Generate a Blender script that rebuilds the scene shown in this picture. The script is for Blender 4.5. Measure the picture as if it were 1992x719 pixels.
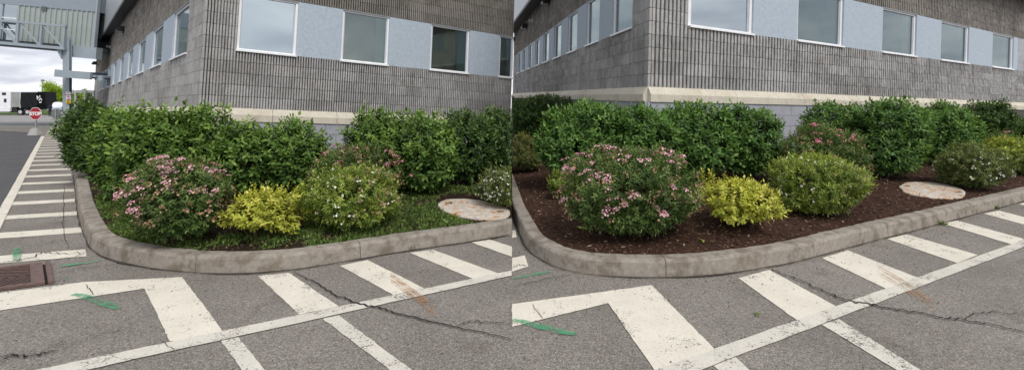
import bpy, bmesh, math, random
import numpy as np
from mathutils import Vector, Matrix, noise

for o in list(bpy.data.objects): bpy.data.objects.remove(o)
scene = bpy.context.scene
COL = scene.collection
R = math.radians

# ------------------------------------------------------------------ camera
F, CX, CY, H = 900.0, 996.0, 197.0, 1.55          # focal length, centre column, horizon row (pixels), eye height (m)
cam = bpy.data.cameras.new('camera'); cam_o = bpy.data.objects.new('camera', cam); COL.objects.link(cam_o)
cam.sensor_fit = 'HORIZONTAL'; cam.sensor_width = 36.0; cam.lens = 36.0 * F / 1992.0
cam.shift_y = -(359.5 - CY) / 1992.0
cam.clip_start = 0.05; cam.clip_end = 3000
cam_o.location = (0, 0, H); cam_o.rotation_euler = (R(90), 0, 0)
scene.camera = cam_o

# ------------------------------------------------------------------ sky, sun, exposure
SUN_EL, SUN_ROT = 52.0, 150.0                     # sun behind the camera, to its right, behind thin cloud
world = bpy.data.worlds.new('World'); scene.world = world; world.use_nodes = True
nt = world.node_tree; nt.nodes.clear()
def wn(t, **k):
    n = nt.nodes.new(t)
    for a, b in k.items(): setattr(n, a, b)
    return n
sky = wn('ShaderNodeTexSky', sky_type='NISHITA', sun_disc=False, sun_elevation=R(SUN_EL), sun_rotation=R(SUN_ROT), air_density=1.0, dust_density=2.0)
tc = wn('ShaderNodeTexCoord'); sep = wn('ShaderNodeSeparateXYZ'); nt.links.new(tc.outputs['Generated'], sep.inputs[0])
ab = wn('ShaderNodeMath', operation='ABSOLUTE'); nt.links.new(sep.outputs['Z'], ab.inputs[0])
ad = wn('ShaderNodeMath', operation='ADD'); nt.links.new(ab.outputs[0], ad.inputs[0]); ad.inputs[1].default_value = 0.16
dv = wn('ShaderNodeVectorMath', operation='DIVIDE'); nt.links.new(tc.outputs['Generated'], dv.inputs[0]); nt.links.new(ad.outputs[0], dv.inputs[1])
nz = wn('ShaderNodeTexNoise'); nz.inputs['Scale'].default_value = 1.7; nz.inputs['Detail'].default_value = 7; nz.inputs['Roughness'].default_value = 0.55
nt.links.new(dv.outputs[0], nz.inputs['Vector'])
cr = wn('ShaderNodeValToRGB'); nt.links.new(nz.outputs['Fac'], cr.inputs[0])
cr.color_ramp.elements[0].position = 0.36; cr.color_ramp.elements[0].color = (4.6, 4.8, 5.5, 1)
cr.color_ramp.elements[1].position = 0.66; cr.color_ramp.elements[1].color = (8.6, 8.6, 8.8, 1)
mx = wn('ShaderNodeMix', data_type='RGBA'); mx.inputs['Factor'].default_value = 0.9
nt.links.new(sky.outputs[0], mx.inputs[6]); nt.links.new(cr.outputs[0], mx.inputs[7])
bg = wn('ShaderNodeBackground'); bg.inputs['Strength'].default_value = 0.105
nt.links.new(mx.outputs[2], bg.inputs['Color'])
wo = wn('ShaderNodeOutputWorld'); nt.links.new(bg.outputs[0], wo.inputs[0])

sl = bpy.data.lights.new('sun', 'SUN'); sl.energy = 1.7; sl.angle = R(22); sl.color = (1, .96, .9)
so = bpy.data.objects.new('sun', sl); COL.objects.link(so)
_sd = Vector((math.sin(R(SUN_ROT)) * math.cos(R(SUN_EL)), math.cos(R(SUN_ROT)) * math.cos(R(SUN_EL)), math.sin(R(SUN_EL))))
so.location = _sd * 30; so.rotation_euler = _sd.to_track_quat('Z', 'Y').to_euler()
vs = scene.view_settings; vs.view_transform = 'Standard'; vs.look = 'None'; vs.exposure = 0.55; vs.gamma = 1.0

# ------------------------------------------------------------------ helpers
rng = np.random.default_rng(7); random.seed(7)
def G(u, v, z=0.0):
    Y = (H - z) * F / (v - CY); return Vector(((u - CX) / F * Y, Y, z))
def at(u, v, Y): return Vector(((u - CX) / F * Y, Y, H - (v - CY) / F * Y))
MW = {}
def put(o, M=None, parent=None):
    """link o; M is its matrix in the world"""
    M = M or Matrix.Identity(4)
    COL.objects.link(o); MW[o] = M
    if parent is not None:
        o.parent = parent; o.matrix_basis = MW[parent].inverted() @ M
    else: o.matrix_basis = M
    return o
def tag(o, label, cat, group=None):
    o['label'] = label; o['category'] = cat
    if group: o['group'] = group
    return o
def struct(o): o['kind'] = 'structure'; return o
def stuff(o): o['kind'] = 'stuff'; return o
def empty(name, M): return put(bpy.data.objects.new(name, None), M)
def mesh(name, verts, faces, mats, smooth=False):
    me = bpy.data.meshes.new(name); me.from_pydata([tuple(v) for v in verts], [], faces)
    for m in (mats if isinstance(mats, (list, tuple)) else [mats]): me.materials.append(m)
    if smooth: me.polygons.foreach_set('use_smooth', [True] * len(me.polygons))
    me.update(); return me
class MB:
    def __init__(s): s.v = []; s.f = []
    def add(s, v, f):
        k = len(s.v); s.v += [Vector(p) for p in v]; s.f += [tuple(i + k for i in q) for q in f]; return s
    def box(s, x0, x1, y0, y1, z0, z1):
        return s.add([(x0,y0,z0),(x1,y0,z0),(x1,y1,z0),(x0,y1,z0),(x0,y0,z1),(x1,y0,z1),(x1,y1,z1),(x0,y1,z1)],
                     [(0,3,2,1),(4,5,6,7),(0,1,5,4),(1,2,6,5),(2,3,7,6),(3,0,4,7)])
    def bar(s, p, q, w, d=None, up=(0,0,1)):
        p, q = Vector(p), Vector(q); d = d or w; t = (q - p).normalized(); u = Vector(up)
        if abs(t.dot(u)) > .95: u = Vector((0,1,0))
        a = t.cross(u).normalized(); b = a.cross(t)
        c = [a*w/2+b*d/2, -a*w/2+b*d/2, -a*w/2-b*d/2, a*w/2-b*d/2]
        return s.add([p+x for x in c]+[q+x for x in c], [(0,1,2,3),(7,6,5,4),(0,4,5,1),(1,5,6,2),(2,6,7,3),(3,7,4,0)])
    def tube(s, pts, rads, n=8, cap=True):
        pts = [Vector(p) for p in pts]; rings = []
        for i, p in enumerate(pts):
            t = (pts[min(i+1,len(pts)-1)] - pts[max(i-1,0)]).normalized()
            u = Vector((0,0,1)) if abs(t.z) < .9 else Vector((0,1,0))
            a = t.cross(u).normalized(); b = t.cross(a)
            rings += [p + (a*math.cos(2*math.pi*k/n) + b*math.sin(2*math.pi*k/n))*rads[i] for k in range(n)]
        f = []
        for i in range(len(pts)-1):
            for k in range(n): f.append((i*n+k, i*n+(k+1)%n, (i+1)*n+(k+1)%n, (i+1)*n+k))
        if cap: f += [tuple(range(n))[::-1], tuple((len(pts)-1)*n+k for k in range(n))]
        return s.add(rings, f)
    def prism(s, poly, y0, y1):        # poly in x,z, extruded along y
        n = len(poly)
        return s.add([(x,y0,z) for x,z in poly]+[(x,y1,z) for x,z in poly],
                     [tuple(range(n)), tuple(range(2*n-1,n-1,-1))]+[(i,i+n,(i+1)%n+n,(i+1)%n) for i in range(n)])
    def flat(s, poly, z):              # polygon in x,y
        return s.add([(p[0],p[1],z) for p in poly], [tuple(range(len(poly)))])
    def obj(s, name, mat, M=None, parent=None, smooth=False, bevel=0):
        me = mesh(name, s.v, s.f, mat, smooth)
        if bevel:
            bm = bmesh.new(); bm.from_mesh(me)
            bmesh.ops.recalc_face_normals(bm, faces=bm.faces)
            bmesh.ops.bevel(bm, geom=list(bm.edges), offset=bevel, segments=2, affect='EDGES', clamp_overlap=True)
            bm.to_mesh(me); bm.free()
        else:
            bm = bmesh.new(); bm.from_mesh(me); bmesh.ops.recalc_face_normals(bm, faces=bm.faces); bm.to_mesh(me); bm.free()
        return put(bpy.data.objects.new(name, me), M, parent)
T = Matrix.Translation

# ------------------------------------------------------------------ materials
class NT:
    def __init__(s, name, rough=.8, spec=.3):
        s.m = bpy.data.materials.new(name); s.m.use_nodes = True; s.t = s.m.node_tree
        s.b = s.t.nodes['Principled BSDF']; s.b.inputs['Roughness'].default_value = rough
        s.b.inputs['Specular IOR Level'].default_value = spec
    def n(s, t, **k):
        x = s.t.nodes.new(t)
        for a, b in k.items(): setattr(x, a, b)
        return x
    def l(s, a, b): s.t.links.new(a, b)
    def coord(s, kind='Object'): return s.n('ShaderNodeTexCoord').outputs[kind]
    def pos(s): return s.n('ShaderNodeNewGeometry').outputs['Position']
    def noise(s, scale, detail=4, rough=.5, vec=None, dist=0):
        x = s.n('ShaderNodeTexNoise'); x.inputs['Scale'].default_value = scale; x.inputs['Detail'].default_value = detail
        x.inputs['Roughness'].default_value = rough; x.inputs['Distortion'].default_value = dist
        s.l(vec if vec else s.pos(), x.inputs['Vector']); return x.outputs['Fac']
    def voro(s, scale, out='Color', feat='F1', vec=None):
        x = s.n('ShaderNodeTexVoronoi', feature=feat); x.inputs['Scale'].default_value = scale
        s.l(vec if vec else s.pos(), x.inputs['Vector']); return x.outputs[out]
    def ramp(s, fac, stops):
        x = s.n('ShaderNodeValToRGB'); e = x.color_ramp.elements
        while len(e) < len(stops): e.new(.5)
        for k, (p, c) in enumerate(stops):
            e[k].position = p; e[k].color = (*c, 1) if len(c) == 3 else c
        s.l(fac, x.inputs[0]); return x.outputs[0]
    def mix(s, fac, a, b, mode='MIX'):
        x = s.n('ShaderNodeMix', data_type='RGBA', blend_type=mode)
        for v, i in ((fac, 0), (a, 6), (b, 7)):
            if isinstance(v, bpy.types.NodeSocket): s.l(v, x.inputs[i])
            elif i == 0: x.inputs[0].default_value = v
            else: x.inputs[i].default_value = (*v, 1)
        return x.outputs[2]
    def math(s, op, a, b=0.0):
        x = s.n('ShaderNodeMath', operation=op)
        for v, i in ((a, 0), (b, 1)):
            if isinstance(v, bpy.types.NodeSocket): s.l(v, x.inputs[i])
            else: x.inputs[i].default_value = v
        return x.outputs[0]
    def bump(s, h, strength=.5, dist=.01):
        x = s.n('ShaderNodeBump'); x.inputs['Strength'].default_value = strength; x.inputs['Distance'].default_value = dist
        s.l(h, x.inputs['Height']); s.l(x.outputs[0], s.b.inputs['Normal'])
    def col(s, c):
        if isinstance(c, bpy.types.NodeSocket): s.l(c, s.b.inputs['Base Color'])
        else: s.b.inputs['Base Color'].default_value = (*c, 1)
        return s.m
g3 = lambda v, w=(1,1,1): (v*w[0], v*w[1], v*w[2])
WARM = (1.105, 1.0, .89)

def asphalt_col(s, lo=.07, mid=.135, hi=.30, tint=WARM):
    a = s.n('ShaderNodeSeparateColor'); s.l(s.voro(190), a.inputs[0])
    st = s.ramp(a.outputs[0], [(0, g3(lo, tint)), (.25, g3(mid*.85, tint)), (.7, g3(mid*1.15, tint)), (.9, g3(mid*1.5, tint)), (1, g3(hi, tint))])
    big = s.ramp(s.noise(1.1, 5, .6), [(.3, (.80,.79,.78)), (.7, (1.12,1.12,1.12))])
    c = s.mix(1, st, big, 'MULTIPLY')
    fine = s.ramp(s.noise(38, 3, .7), [(.3, (.72,.72,.72)), (.62, (1.12,1.12,1.12))])
    c = s.mix(1, c, fine, 'MULTIPLY')
    oil = s.ramp(s.noise(2.3, 5, .65), [(.58, (1,1,1)), (.74, (.72,.70,.68))])
    return s.mix(1, c, oil, 'MULTIPLY')
def m_asphalt(name, lo, mid, hi, tint=WARM):
    s = NT(name, .88, .25); s.bump(s.voro(190, 'Distance'), .45, .003); return s.col(asphalt_col(s, lo, mid, hi, tint))
M_ASPH = m_asphalt('asphalt', .08, .172, .36)
M_ROAD = m_asphalt('dark asphalt', .045, .085, .15, (1, 1, 1.03))
M_LOT = m_asphalt('pale asphalt', .15, .23, .32, (1.02, 1, .97))
def m_paint(name, colr, wear, seedoff=0.0, streak=False):
    s = NT(name, .7, .3)
    under = asphalt_col(s, .07, .15, .30)
    w1 = s.noise(75, 4, .75); w2 = s.noise(4.5, 4, .6); a = s.n('ShaderNodeSeparateColor'); s.l(s.voro(110), a.inputs[0])
    f = s.math('ADD', s.math('MULTIPLY', w1, .75), s.math('ADD', s.math('MULTIPLY', w2, .75), s.math('MULTIPLY', a.outputs[1], .16)))
    mask = s.ramp(f, [(wear, (0,0,0)), (wear + .07, (1,1,1))])
    tone = s.ramp(s.noise(3, 5, .6), [(.3, g3(.90)), (.7, g3(1.04))])
    dirt = s.ramp(s.noise(55, 5, .8), [(.28, (.72,.68,.61)), (.48, (1,1,1))])
    c = s.mix(1, s.mix(1, colr, tone, 'MULTIPLY'), dirt, 'MULTIPLY')
    s.bump(s.voro(140, 'Distance'), .35, .003)
    return s.col(s.mix(mask, under, c))
M_WHITE = m_paint('worn white road paint', (.64,.60,.51), .635)
M_WHITE2 = m_paint('very worn white road paint', (.57,.54,.47), .69)
def m_stain(name, colr, w0, w1, strength):
    s = NT(name, .85, .2); s.col(colr)
    m_ = s.ramp(s.math('ADD', s.math('MULTIPLY', s.noise(70, 4, .7), .6), s.math('MULTIPLY', s.noise(9, 3, .6), .6)), [(w0, (0,0,0)), (w1, (strength,)*3)])
    tr = s.n('ShaderNodeBsdfTransparent'); mx_ = s.n('ShaderNodeMixShader'); s.l(m_, mx_.inputs[0]); s.l(tr.outputs[0], mx_.inputs[1]); s.l(s.b.outputs[0], mx_.inputs[2])
    s.l(mx_.outputs[0], s.t.nodes['Material Output'].inputs[0]); return s.m
M_GREEN = m_stain('green utility marking paint', (.055,.32,.15),   .46, .72, .8)
M_RUST = m_stain('rust stain', (.36,.17,.05), .50, .72, .6)
s = NT('crack filler and pit shade', .95, .1); M_CRACK = s.col(s.ramp(s.noise(60), [(.3, (.012,.011,.01)), (.7, (.045,.04,.036))]))
s = NT('gutter dirt', .95, .1); M_GUT = s.col(s.ramp(s.noise(50, 4, .7), [(.3, (.03,.027,.023)), (.7, (.10,.088,.075))]))
def m_concrete(name, base, speck=.2, scale=1.0, bump=.35, stain=(.55,.5,.44), st=(.5,.72)):
    s = NT(name, .88, .25)
    c = s.ramp(s.noise(9*scale, 6, .65), [(.25, g3(1-speck)), (.75, g3(1+speck))])
    c2 = s.ramp(s.noise(120*scale, 3, .6), [(.3, g3(.8)), (.7, g3(1.15))])
    c3 = s.mix(s.ramp(s.noise(2.6*scale, 6, .68), [(st[0], (0,0,0)), (st[1], (1,1,1))]), (1,1,1), stain)
    c = s.mix(1, s.mix(1, s.mix(1, base, c, 'MULTIPLY'), c2, 'MULTIPLY'), c3, 'MULTIPLY')
    s.bump(s.noise(70*scale, 5, .7), bump, .004); return s.col(c)
M_KERB = m_concrete('weathered kerb concrete', (.275,.245,.208), .24, 2.2, .7, (.66,.62,.57), (.47,.60))
M_LEDGE = m_concrete('cream precast concrete', (.55,.51,.42), .10, .6, .2, (.72,.68,.6))
M_BASEB = m_concrete('ground face grey block', (.33,.34,.37), .08, 1, .2, (.85,.85,.85))
M_SIGNBASE = m_concrete('grey cast concrete', (.38,.37,.35), .12, 1, .3)
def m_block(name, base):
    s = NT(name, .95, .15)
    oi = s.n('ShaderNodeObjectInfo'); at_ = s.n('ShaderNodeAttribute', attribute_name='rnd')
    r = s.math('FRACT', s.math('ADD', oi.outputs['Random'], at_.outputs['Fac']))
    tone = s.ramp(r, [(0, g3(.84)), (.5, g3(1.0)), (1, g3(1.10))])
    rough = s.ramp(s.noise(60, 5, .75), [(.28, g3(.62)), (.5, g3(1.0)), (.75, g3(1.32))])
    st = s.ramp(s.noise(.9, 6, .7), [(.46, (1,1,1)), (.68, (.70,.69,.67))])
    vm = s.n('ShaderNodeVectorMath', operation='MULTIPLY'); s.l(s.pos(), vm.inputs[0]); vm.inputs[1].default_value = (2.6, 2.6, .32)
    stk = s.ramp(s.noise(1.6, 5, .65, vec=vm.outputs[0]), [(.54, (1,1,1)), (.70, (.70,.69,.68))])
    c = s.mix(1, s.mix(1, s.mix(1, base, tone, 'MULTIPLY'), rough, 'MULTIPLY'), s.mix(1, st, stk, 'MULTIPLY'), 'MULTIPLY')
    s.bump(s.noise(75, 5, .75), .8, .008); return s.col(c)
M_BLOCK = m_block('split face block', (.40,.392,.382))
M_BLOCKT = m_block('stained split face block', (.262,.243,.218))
M_MORTAR = m_concrete('dark mortar', (.085,.08,.075), .1)
def m_stucco():
    s = NT('blue grey stucco', .9, .2)
    c = s.ramp(s.noise(14, 5, .6), [(.3, (.345,.405,.465)), (.7, (.44,.50,.56))])
    s.bump(s.noise(55, 4, .7), .5, .006); return s.col(c)
M_STUCCO = m_stucco()
def m_plain(name, c, rough=.5, spec=.4, metal=0, var=.06, vs=6):
    s = NT(name, rough, spec); s.b.inputs['Metallic'].default_value = metal
    t = s.ramp(s.noise(vs, 4, .6), [(.3, g3(1-var)), (.7, g3(1+var))]); return s.col(s.mix(1, c, t, 'MULTIPLY'))
M_FRAME = m_plain('white aluminium', (.78,.79,.80), .35)
M_FRAMEG = m_plain('grey aluminium reveal', (.42,.45,.48), .4)
M_STEEL = m_plain('blue grey painted steel', (.30,.35,.385), .45, .4, 0, .06, 2)
M_STEELD = m_plain('dark painted steel', (.10,.11,.12), .5)
M_CLAD = m_plain('pale grey green metal cladding', (.33,.37,.355), .4, .4, 0, .05, 1.5)
M_ROOFB = m_plain('grey metal roof band', (.25,.29,.33), .4, .4, 0, .05, 1.5)
M_FASC = m_plain('brushed grey fascia metal', (.30,.32,.33), .35, .5, .3, .1, 3)
M_SOFF = m_plain('dark bronze soffit', (.035,.035,.038), .55)
M_DARK = m_plain('black plastic', (.02,.02,.022), .45)
M_RAILW = m_plain('white painted rail', (.75,.76,.77), .4)
def m_glass(name, tint, refl):
    s = NT(name); t = s.t; t.nodes.remove(s.b)
    tr = s.n('ShaderNodeBsdfTransparent'); tr.inputs[0].default_value = (*tint, 1)
    gl = s.n('ShaderNodeBsdfGlossy'); gl.inputs['Roughness'].default_value = .05; gl.inputs['Color'].default_value = (.82,.9,.92, 1)
    lw = s.n('ShaderNodeFresnel'); lw.inputs['IOR'].default_value = 1.5
    f = s.math('ADD', s.math('MULTIPLY', lw.outputs[0], .8), refl)
    m = s.n('ShaderNodeMixShader'); s.l(f, m.inputs[0]); s.l(tr.outputs[0], m.inputs[1]); s.l(gl.outputs[0], m.inputs[2])
    s.l(m.outputs[0], t.nodes['Material Output'].inputs[0]); return s.m
M_GLASS = m_glass('tinted window glass', (.75,.80,.77), .10)
M_GLASSB = m_glass('mirror coated window glass', (.5,.56,.58), .52)
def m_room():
    s = NT('room wall with painted reflections', .9, .1)
    return s.col(s.ramp(s.noise(1.3, 2, .5), [(.32, (.18,.195,.18)), (.48, (.26,.245,.20)), (.60, (.50,.37,.22))]))  # brown tones are painted in for soft reflections in the panes
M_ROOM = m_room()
M_BLIND = m_plain('pale roller blind', (.62,.66,.66), .8, .2)
M_CURT = m_plain('teal grey blind', (.30,.40,.40), .8, .2)
def m_leaf(name, dark, mid, light, trans=.25, gloss=.42):
    s = NT(name, gloss, .35)
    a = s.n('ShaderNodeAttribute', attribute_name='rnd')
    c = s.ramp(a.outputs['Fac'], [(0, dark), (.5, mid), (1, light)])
    v = s.ramp(s.noise(3.2, 3, .6), [(.3, g3(.78)), (.7, g3(1.2))])
    c = s.mix(1, c, v, 'MULTIPLY'); s.col(c)
    tr = s.n('ShaderNodeBsdfTranslucent'); s.l(s.mix(1, c, (1.3,1.25,.6), 'MULTIPLY'), tr.inputs[0])
    m = s.n('ShaderNodeMixShader'); m.inputs[0].default_value = trans
    s.l(s.b.outputs[0], m.inputs[1]); s.l(tr.outputs[0], m.inputs[2]); s.l(m.outputs[0], s.t.nodes['Material Output'].inputs[0])
    return s.m
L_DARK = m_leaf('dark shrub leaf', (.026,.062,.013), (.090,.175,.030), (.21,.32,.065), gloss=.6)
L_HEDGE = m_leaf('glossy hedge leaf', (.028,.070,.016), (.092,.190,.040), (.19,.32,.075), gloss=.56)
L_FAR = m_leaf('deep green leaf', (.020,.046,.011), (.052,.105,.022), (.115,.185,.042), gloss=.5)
L_SPIR = m_leaf('spirea leaf', (.034,.070,.014), (.075,.138,.026), (.17,.22,.06), gloss=.5)
L_YEL = m_leaf('golden leaf', (.19,.22,.02), (.40,.425,.05), (.68,.65,.15), .3)
L_YGR = m_leaf('yellow green leaf', (.075,.125,.020), (.18,.25,.038), (.36,.42,.08), .3)
L_POT = m_leaf('olive small leaf', (.045,.065,.016), (.10,.135,.032), (.20,.23,.065), gloss=.55)
L_ORG = m_leaf('bronze tinged leaf', (.045,.08,.018), (.10,.14,.03), (.26,.19,.06))
L_TREE = m_leaf('bright tree leaf', (.17,.27,.02), (.32,.45,.04), (.48,.60,.10), .3)
L_GRASS = m_leaf('grass blade', (.045,.09,.018), (.115,.19,.035), (.23,.30,.085), gloss=.6)
L_TREED = m_leaf('far tree leaf', (.05,.08,.03), (.09,.13,.05), (.14,.18,.08))
P_PINK = m_leaf('pink blossom', (.50,.17,.27), (.66,.36,.42), (.80,.62,.60), .2, .7)
P_ROSE = m_leaf('deep rose blossom', (.42,.07,.16), (.60,.20,.30), (.72,.42,.45), .2, .7)
P_BROWN = m_leaf('spent blossom', (.18,.105,.055), (.34,.215,.12), (.55,.40,.27), .15, .8)
P_WHITE = m_leaf('white blossom', (.62,.62,.50), (.78,.78,.68), (.88,.88,.82), .2, .7)
M_BARK = m_plain('shrub bark', (.07,.052,.038), .9, .1, 0, .3, 30)
def m_mulch(name, a, b):
    s = NT(name, .95, .12)
    c = s.ramp(s.voro(55, 'Distance'), [(0, a), (.5, b)])
    c2 = s.ramp(s.noise(2.5, 5, .6), [(.3, g3(.7)), (.7, g3(1.25))])
    s.bump(s.noise(45, 5, .75), 1, .02); return s.col(s.mix(1, c, c2, 'MULTIPLY'))
M_MULCH = m_mulch('dark bark mulch', (.105,.056,.036), (.044,.023,.015))
M_SOIL = m_mulch('soil and old mulch', (.060,.038,.025), (.022,.015,.010))
M_CHIP = m_leaf('mulch chip', (.032,.017,.011), (.105,.056,.035), (.28,.19,.125), 0, .9)

# ------------------------------------------------------------------ leaf clouds
def leaf_mesh(name, P, D, N, Ln, Wd, rnd, mat, fold=.12, droop=.12):
    n = len(P)
    D = D / np.linalg.norm(D, axis=1, keepdims=True)
    S = np.cross(D, N); S /= np.maximum(np.linalg.norm(S, axis=1, keepdims=True), 1e-6); N = np.cross(S, D)
    Ln = Ln[:, None]; Wd = Wd[:, None]
    V = np.empty((n, 6, 3), np.float32)
    V[:,0] = P
    V[:,1] = P + D*Ln*.30 + S*Wd*.46 + N*Wd*fold
    V[:,2] = P + D*Ln*.68 + S*Wd*.36 + N*(Wd*fold - Ln*droop*.4)
    V[:,3] = P + D*Ln - N*Ln*droop
    V[:,4] = P + D*Ln*.68 - S*Wd*.36 + N*(Wd*fold - Ln*droop*.4)
    V[:,5] = P + D*Ln*.30 - S*Wd*.46 + N*Wd*fold
    me = bpy.data.meshes.new(name)
    me.vertices.add(n*6); me.vertices.foreach_set('co', V.ravel())
    idx = (np.arange(n)[:,None]*6 + np.array([0,1,2,3, 0,3,4,5])).ravel().astype(np.int32)
    me.loops.add(n*8); me.loops.foreach_set('vertex_index', idx)
    me.polygons.add(n*2); me.polygons.foreach_set('loop_start', (np.arange(n*2)*4).astype(np.int32))
    me.update(calc_edges=True)
    a = me.attributes.new('rnd', 'FLOAT', 'POINT'); a.data.foreach_set('value', np.repeat(rnd, 6).astype(np.float32))
    me.materials.append(mat); me.validate(); return me
def unit(n):
    v = rng.normal(size=(n,3)); return v/np.linalg.norm(v, axis=1, keepdims=True)
def clip_ok(P, site, tips=None):
    ok = np.ones(len(P), bool)
    for Q in ([P] if tips is None else [P, tips]):
        if site == 'L': ok &= Q[:,0] < -.004
        elif site == 'R': ok &= Q[:,0] > .004
        if site in WALLS:
            ins = np.ones(len(Q), bool)
            for (pt, nrm) in WALLS[site]: ins &= ((Q - pt) @ nrm) < .13      # behind both wall faces = inside the building
            ok &= ~ins
    return ok
WALLS = {}
def fit_plan(u0, u1, Yf, ratio):
    """plan ellipse whose silhouette spans pixels u0..u1 and whose near edge is at depth Yf"""
    t = np.linspace(0, 2*np.pi, 48); rx = .5*(u1-u0)*Yf/F; Xc = (.5*(u0+u1)-CX)/F*Yf
    for _ in range(40):
        ry = rx*ratio; Yc = Yf + ry
        u = CX + F*(Xc + rx*np.cos(t))/(Yc + ry*np.sin(t)); a, b = u.min(), u.max()
        rx *= 1 + .6*((u1-u0)/(b-a) - 1); Xc += .7*((u0+u1) - (a+b))/2*Yc/F
    return Xc, Yf + rx*ratio, rx, rx*ratio
SEED = [11]
def shrub(site, u0, u1, vt, vb, mat, label, cat='shrub', name='shrub', leaf=.075, lw=.45, n=None, shag=.1, ratio=.9, power=2.3,
          lumps=16, zb=None, group=None, dens=1.0, low=.985, lamp=.17, fall=.10):
    global rng
    SEED[0] += 1; keep_rng = rng; want = np.array([u0, u1, vt, vb], float); bb = want.copy()
    for it in range(4):
        rng = np.random.default_rng(SEED[0]); u0, u1, vt, vb = bb
        zb = .2
        for _ in range(4):
            Yf = (H - zb)*F/(vb - CY); Xc, Yc, rx, ry = fit_plan(u0, u1, Yf, ratio); zb = bedz(min(Xc, -.05) if site == 'L' else max(Xc, .05), Yf)
        zt = H - (vt - CY)*(Yc)/F; zb2 = zb
        hz = (zt - zb2)
        rz = hz*.5; C = np.array([Xc, Yc, zb2 + rz])
        rad = np.array([rx, ry, rz])
        area = rx*ry + 2*rx*rz
        ns = n or int(dens*area*9.5/(leaf*leaf*.45*9))
        ns = min(ns, 4200)
        lum = unit(lumps); lum[:,2] = np.abs(lum[:,2])*1.15 - .42; lum /= np.linalg.norm(lum, axis=1, keepdims=True)
        d = unit(ns); d[:,2] = np.where(d[:,2] < -low, -d[:,2], d[:,2])
        pw = np.where(d[:,2] < 0, max(power, 3.4), power); q = (np.hypot(d[:,0], d[:,1])**pw + np.abs(d[:,2])**pw)**(-1/pw)         # superellipsoid radius
        prox = (d @ lum.T).max(1)
        amp = 1.03 - lamp + lamp*np.exp(-((1-prox)/fall))
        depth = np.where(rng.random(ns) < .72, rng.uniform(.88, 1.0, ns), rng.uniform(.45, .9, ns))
        shoot = np.abs(rng.normal(0, shag*.5, ns))*(d[:,2] > .1)
        base = C + d*rad*(q*amp*depth + shoot)[:,None]*np.array([1,1,1]) 
        base[:,2] = np.maximum(base[:,2], zb2 + .03)
        out = d/rad; out /= np.linalg.norm(out, axis=1, keepdims=True)
        sd = out*.75 + np.array([0,0,.55]) + unit(ns)*.45; sd /= np.linalg.norm(sd, axis=1, keepdims=True)
        sl_ = rng.uniform(1.3, 2.6, ns)*leaf
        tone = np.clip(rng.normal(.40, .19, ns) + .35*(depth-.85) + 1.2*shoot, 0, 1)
        Ps, Ds, Ns, Ls, Ws, Rs = [], [], [], [], [], []
        ref = np.cross(sd, unit(ns)); ref /= np.linalg.norm(ref, axis=1, keepdims=True); ref2 = np.cross(sd, ref)
        K = 9
        for k in range(K):
            f = (k//2)/4.0
            ang = (k//2)*1.35 + (math.pi if k % 2 else 0)
            side = ref*math.cos(ang) + ref2*math.sin(ang)
            if k == K-1: side = sd
            p = base - sd*sl_[:,None]*(.55) + sd*(sl_*f)[:,None]
            dd = side*.9 + sd*(.35+.35*f) + np.array([0,0,-.15]) + unit(ns)*.18
            nn = np.array([0,0,.75]) + out*.55 + sd*.4 + unit(ns)*.22
            Ps.append(p); Ds.append(dd); Ns.append(nn)
            Ls.append(leaf*rng.uniform(.65, 1.15, ns)); Ws.append(Ls[-1]*lw*rng.uniform(.85, 1.15, ns))
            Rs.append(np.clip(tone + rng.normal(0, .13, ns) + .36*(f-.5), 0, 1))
        P = np.concatenate(Ps); pu, pv = CX + F*P[:,0]/P[:,1], CY + F*(H - P[:,2])/P[:,1]
        got = np.array([np.percentile(pu, .6), np.percentile(pu, 99.4), np.percentile(pv, .6), np.percentile(pv, 99.7)])
        bb = bb + .8*(want - got)
    rng = keep_rng
    P, D, N_, L_, W_, R_ = [np.concatenate(x) for x in (Ps, Ds, Ns, Ls, Ws, Rs)]
    ok = P[:,2] > zb2 - .02
    dn = D/np.linalg.norm(D, axis=1, keepdims=True); ok &= (P + dn*L_[:,None])[:,2] > zb2 + .005
    if site: ok &= clip_ok(P, site, P + dn*(L_[:,None]*1.05))
    root = empty(name, T((Xc, Yc, zb2))); tag(root, label, cat, group)
    inv = np.array([Xc, Yc, zb2])
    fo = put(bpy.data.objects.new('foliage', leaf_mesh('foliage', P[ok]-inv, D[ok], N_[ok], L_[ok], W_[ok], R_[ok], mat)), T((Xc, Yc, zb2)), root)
    mb = MB()
    lim = -.01 if site == 'L' else .01
    for k in range(9):
        a = rng.uniform(0, 6.283); tip = Vector((math.cos(a)*rx*.6, math.sin(a)*ry*.6, hz*.72)); b0 = Vector((math.cos(a)*rx*.14, math.sin(a)*ry*.14, -.04))
        m = b0.lerp(tip, .5) + Vector((0, 0, .08*hz))
        if site and ((Xc + tip.x) > lim) == (site == 'L'): continue
        if site and not clip_ok(np.array([[Xc+tip.x, Yc+tip.y, zb2+tip.z]]), site)[0]: continue
        mb.tube([b0, m, tip], [.016, .011, .004], 5)
    if mb.v: mb.obj('stems', M_BARK, T((Xc, Yc, zb2)), root)
    return dict(root=root, C=C, rad=rad, lum=lum, power=power, zb=zb2, site=site, lamp=lamp, fall=fall)
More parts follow.
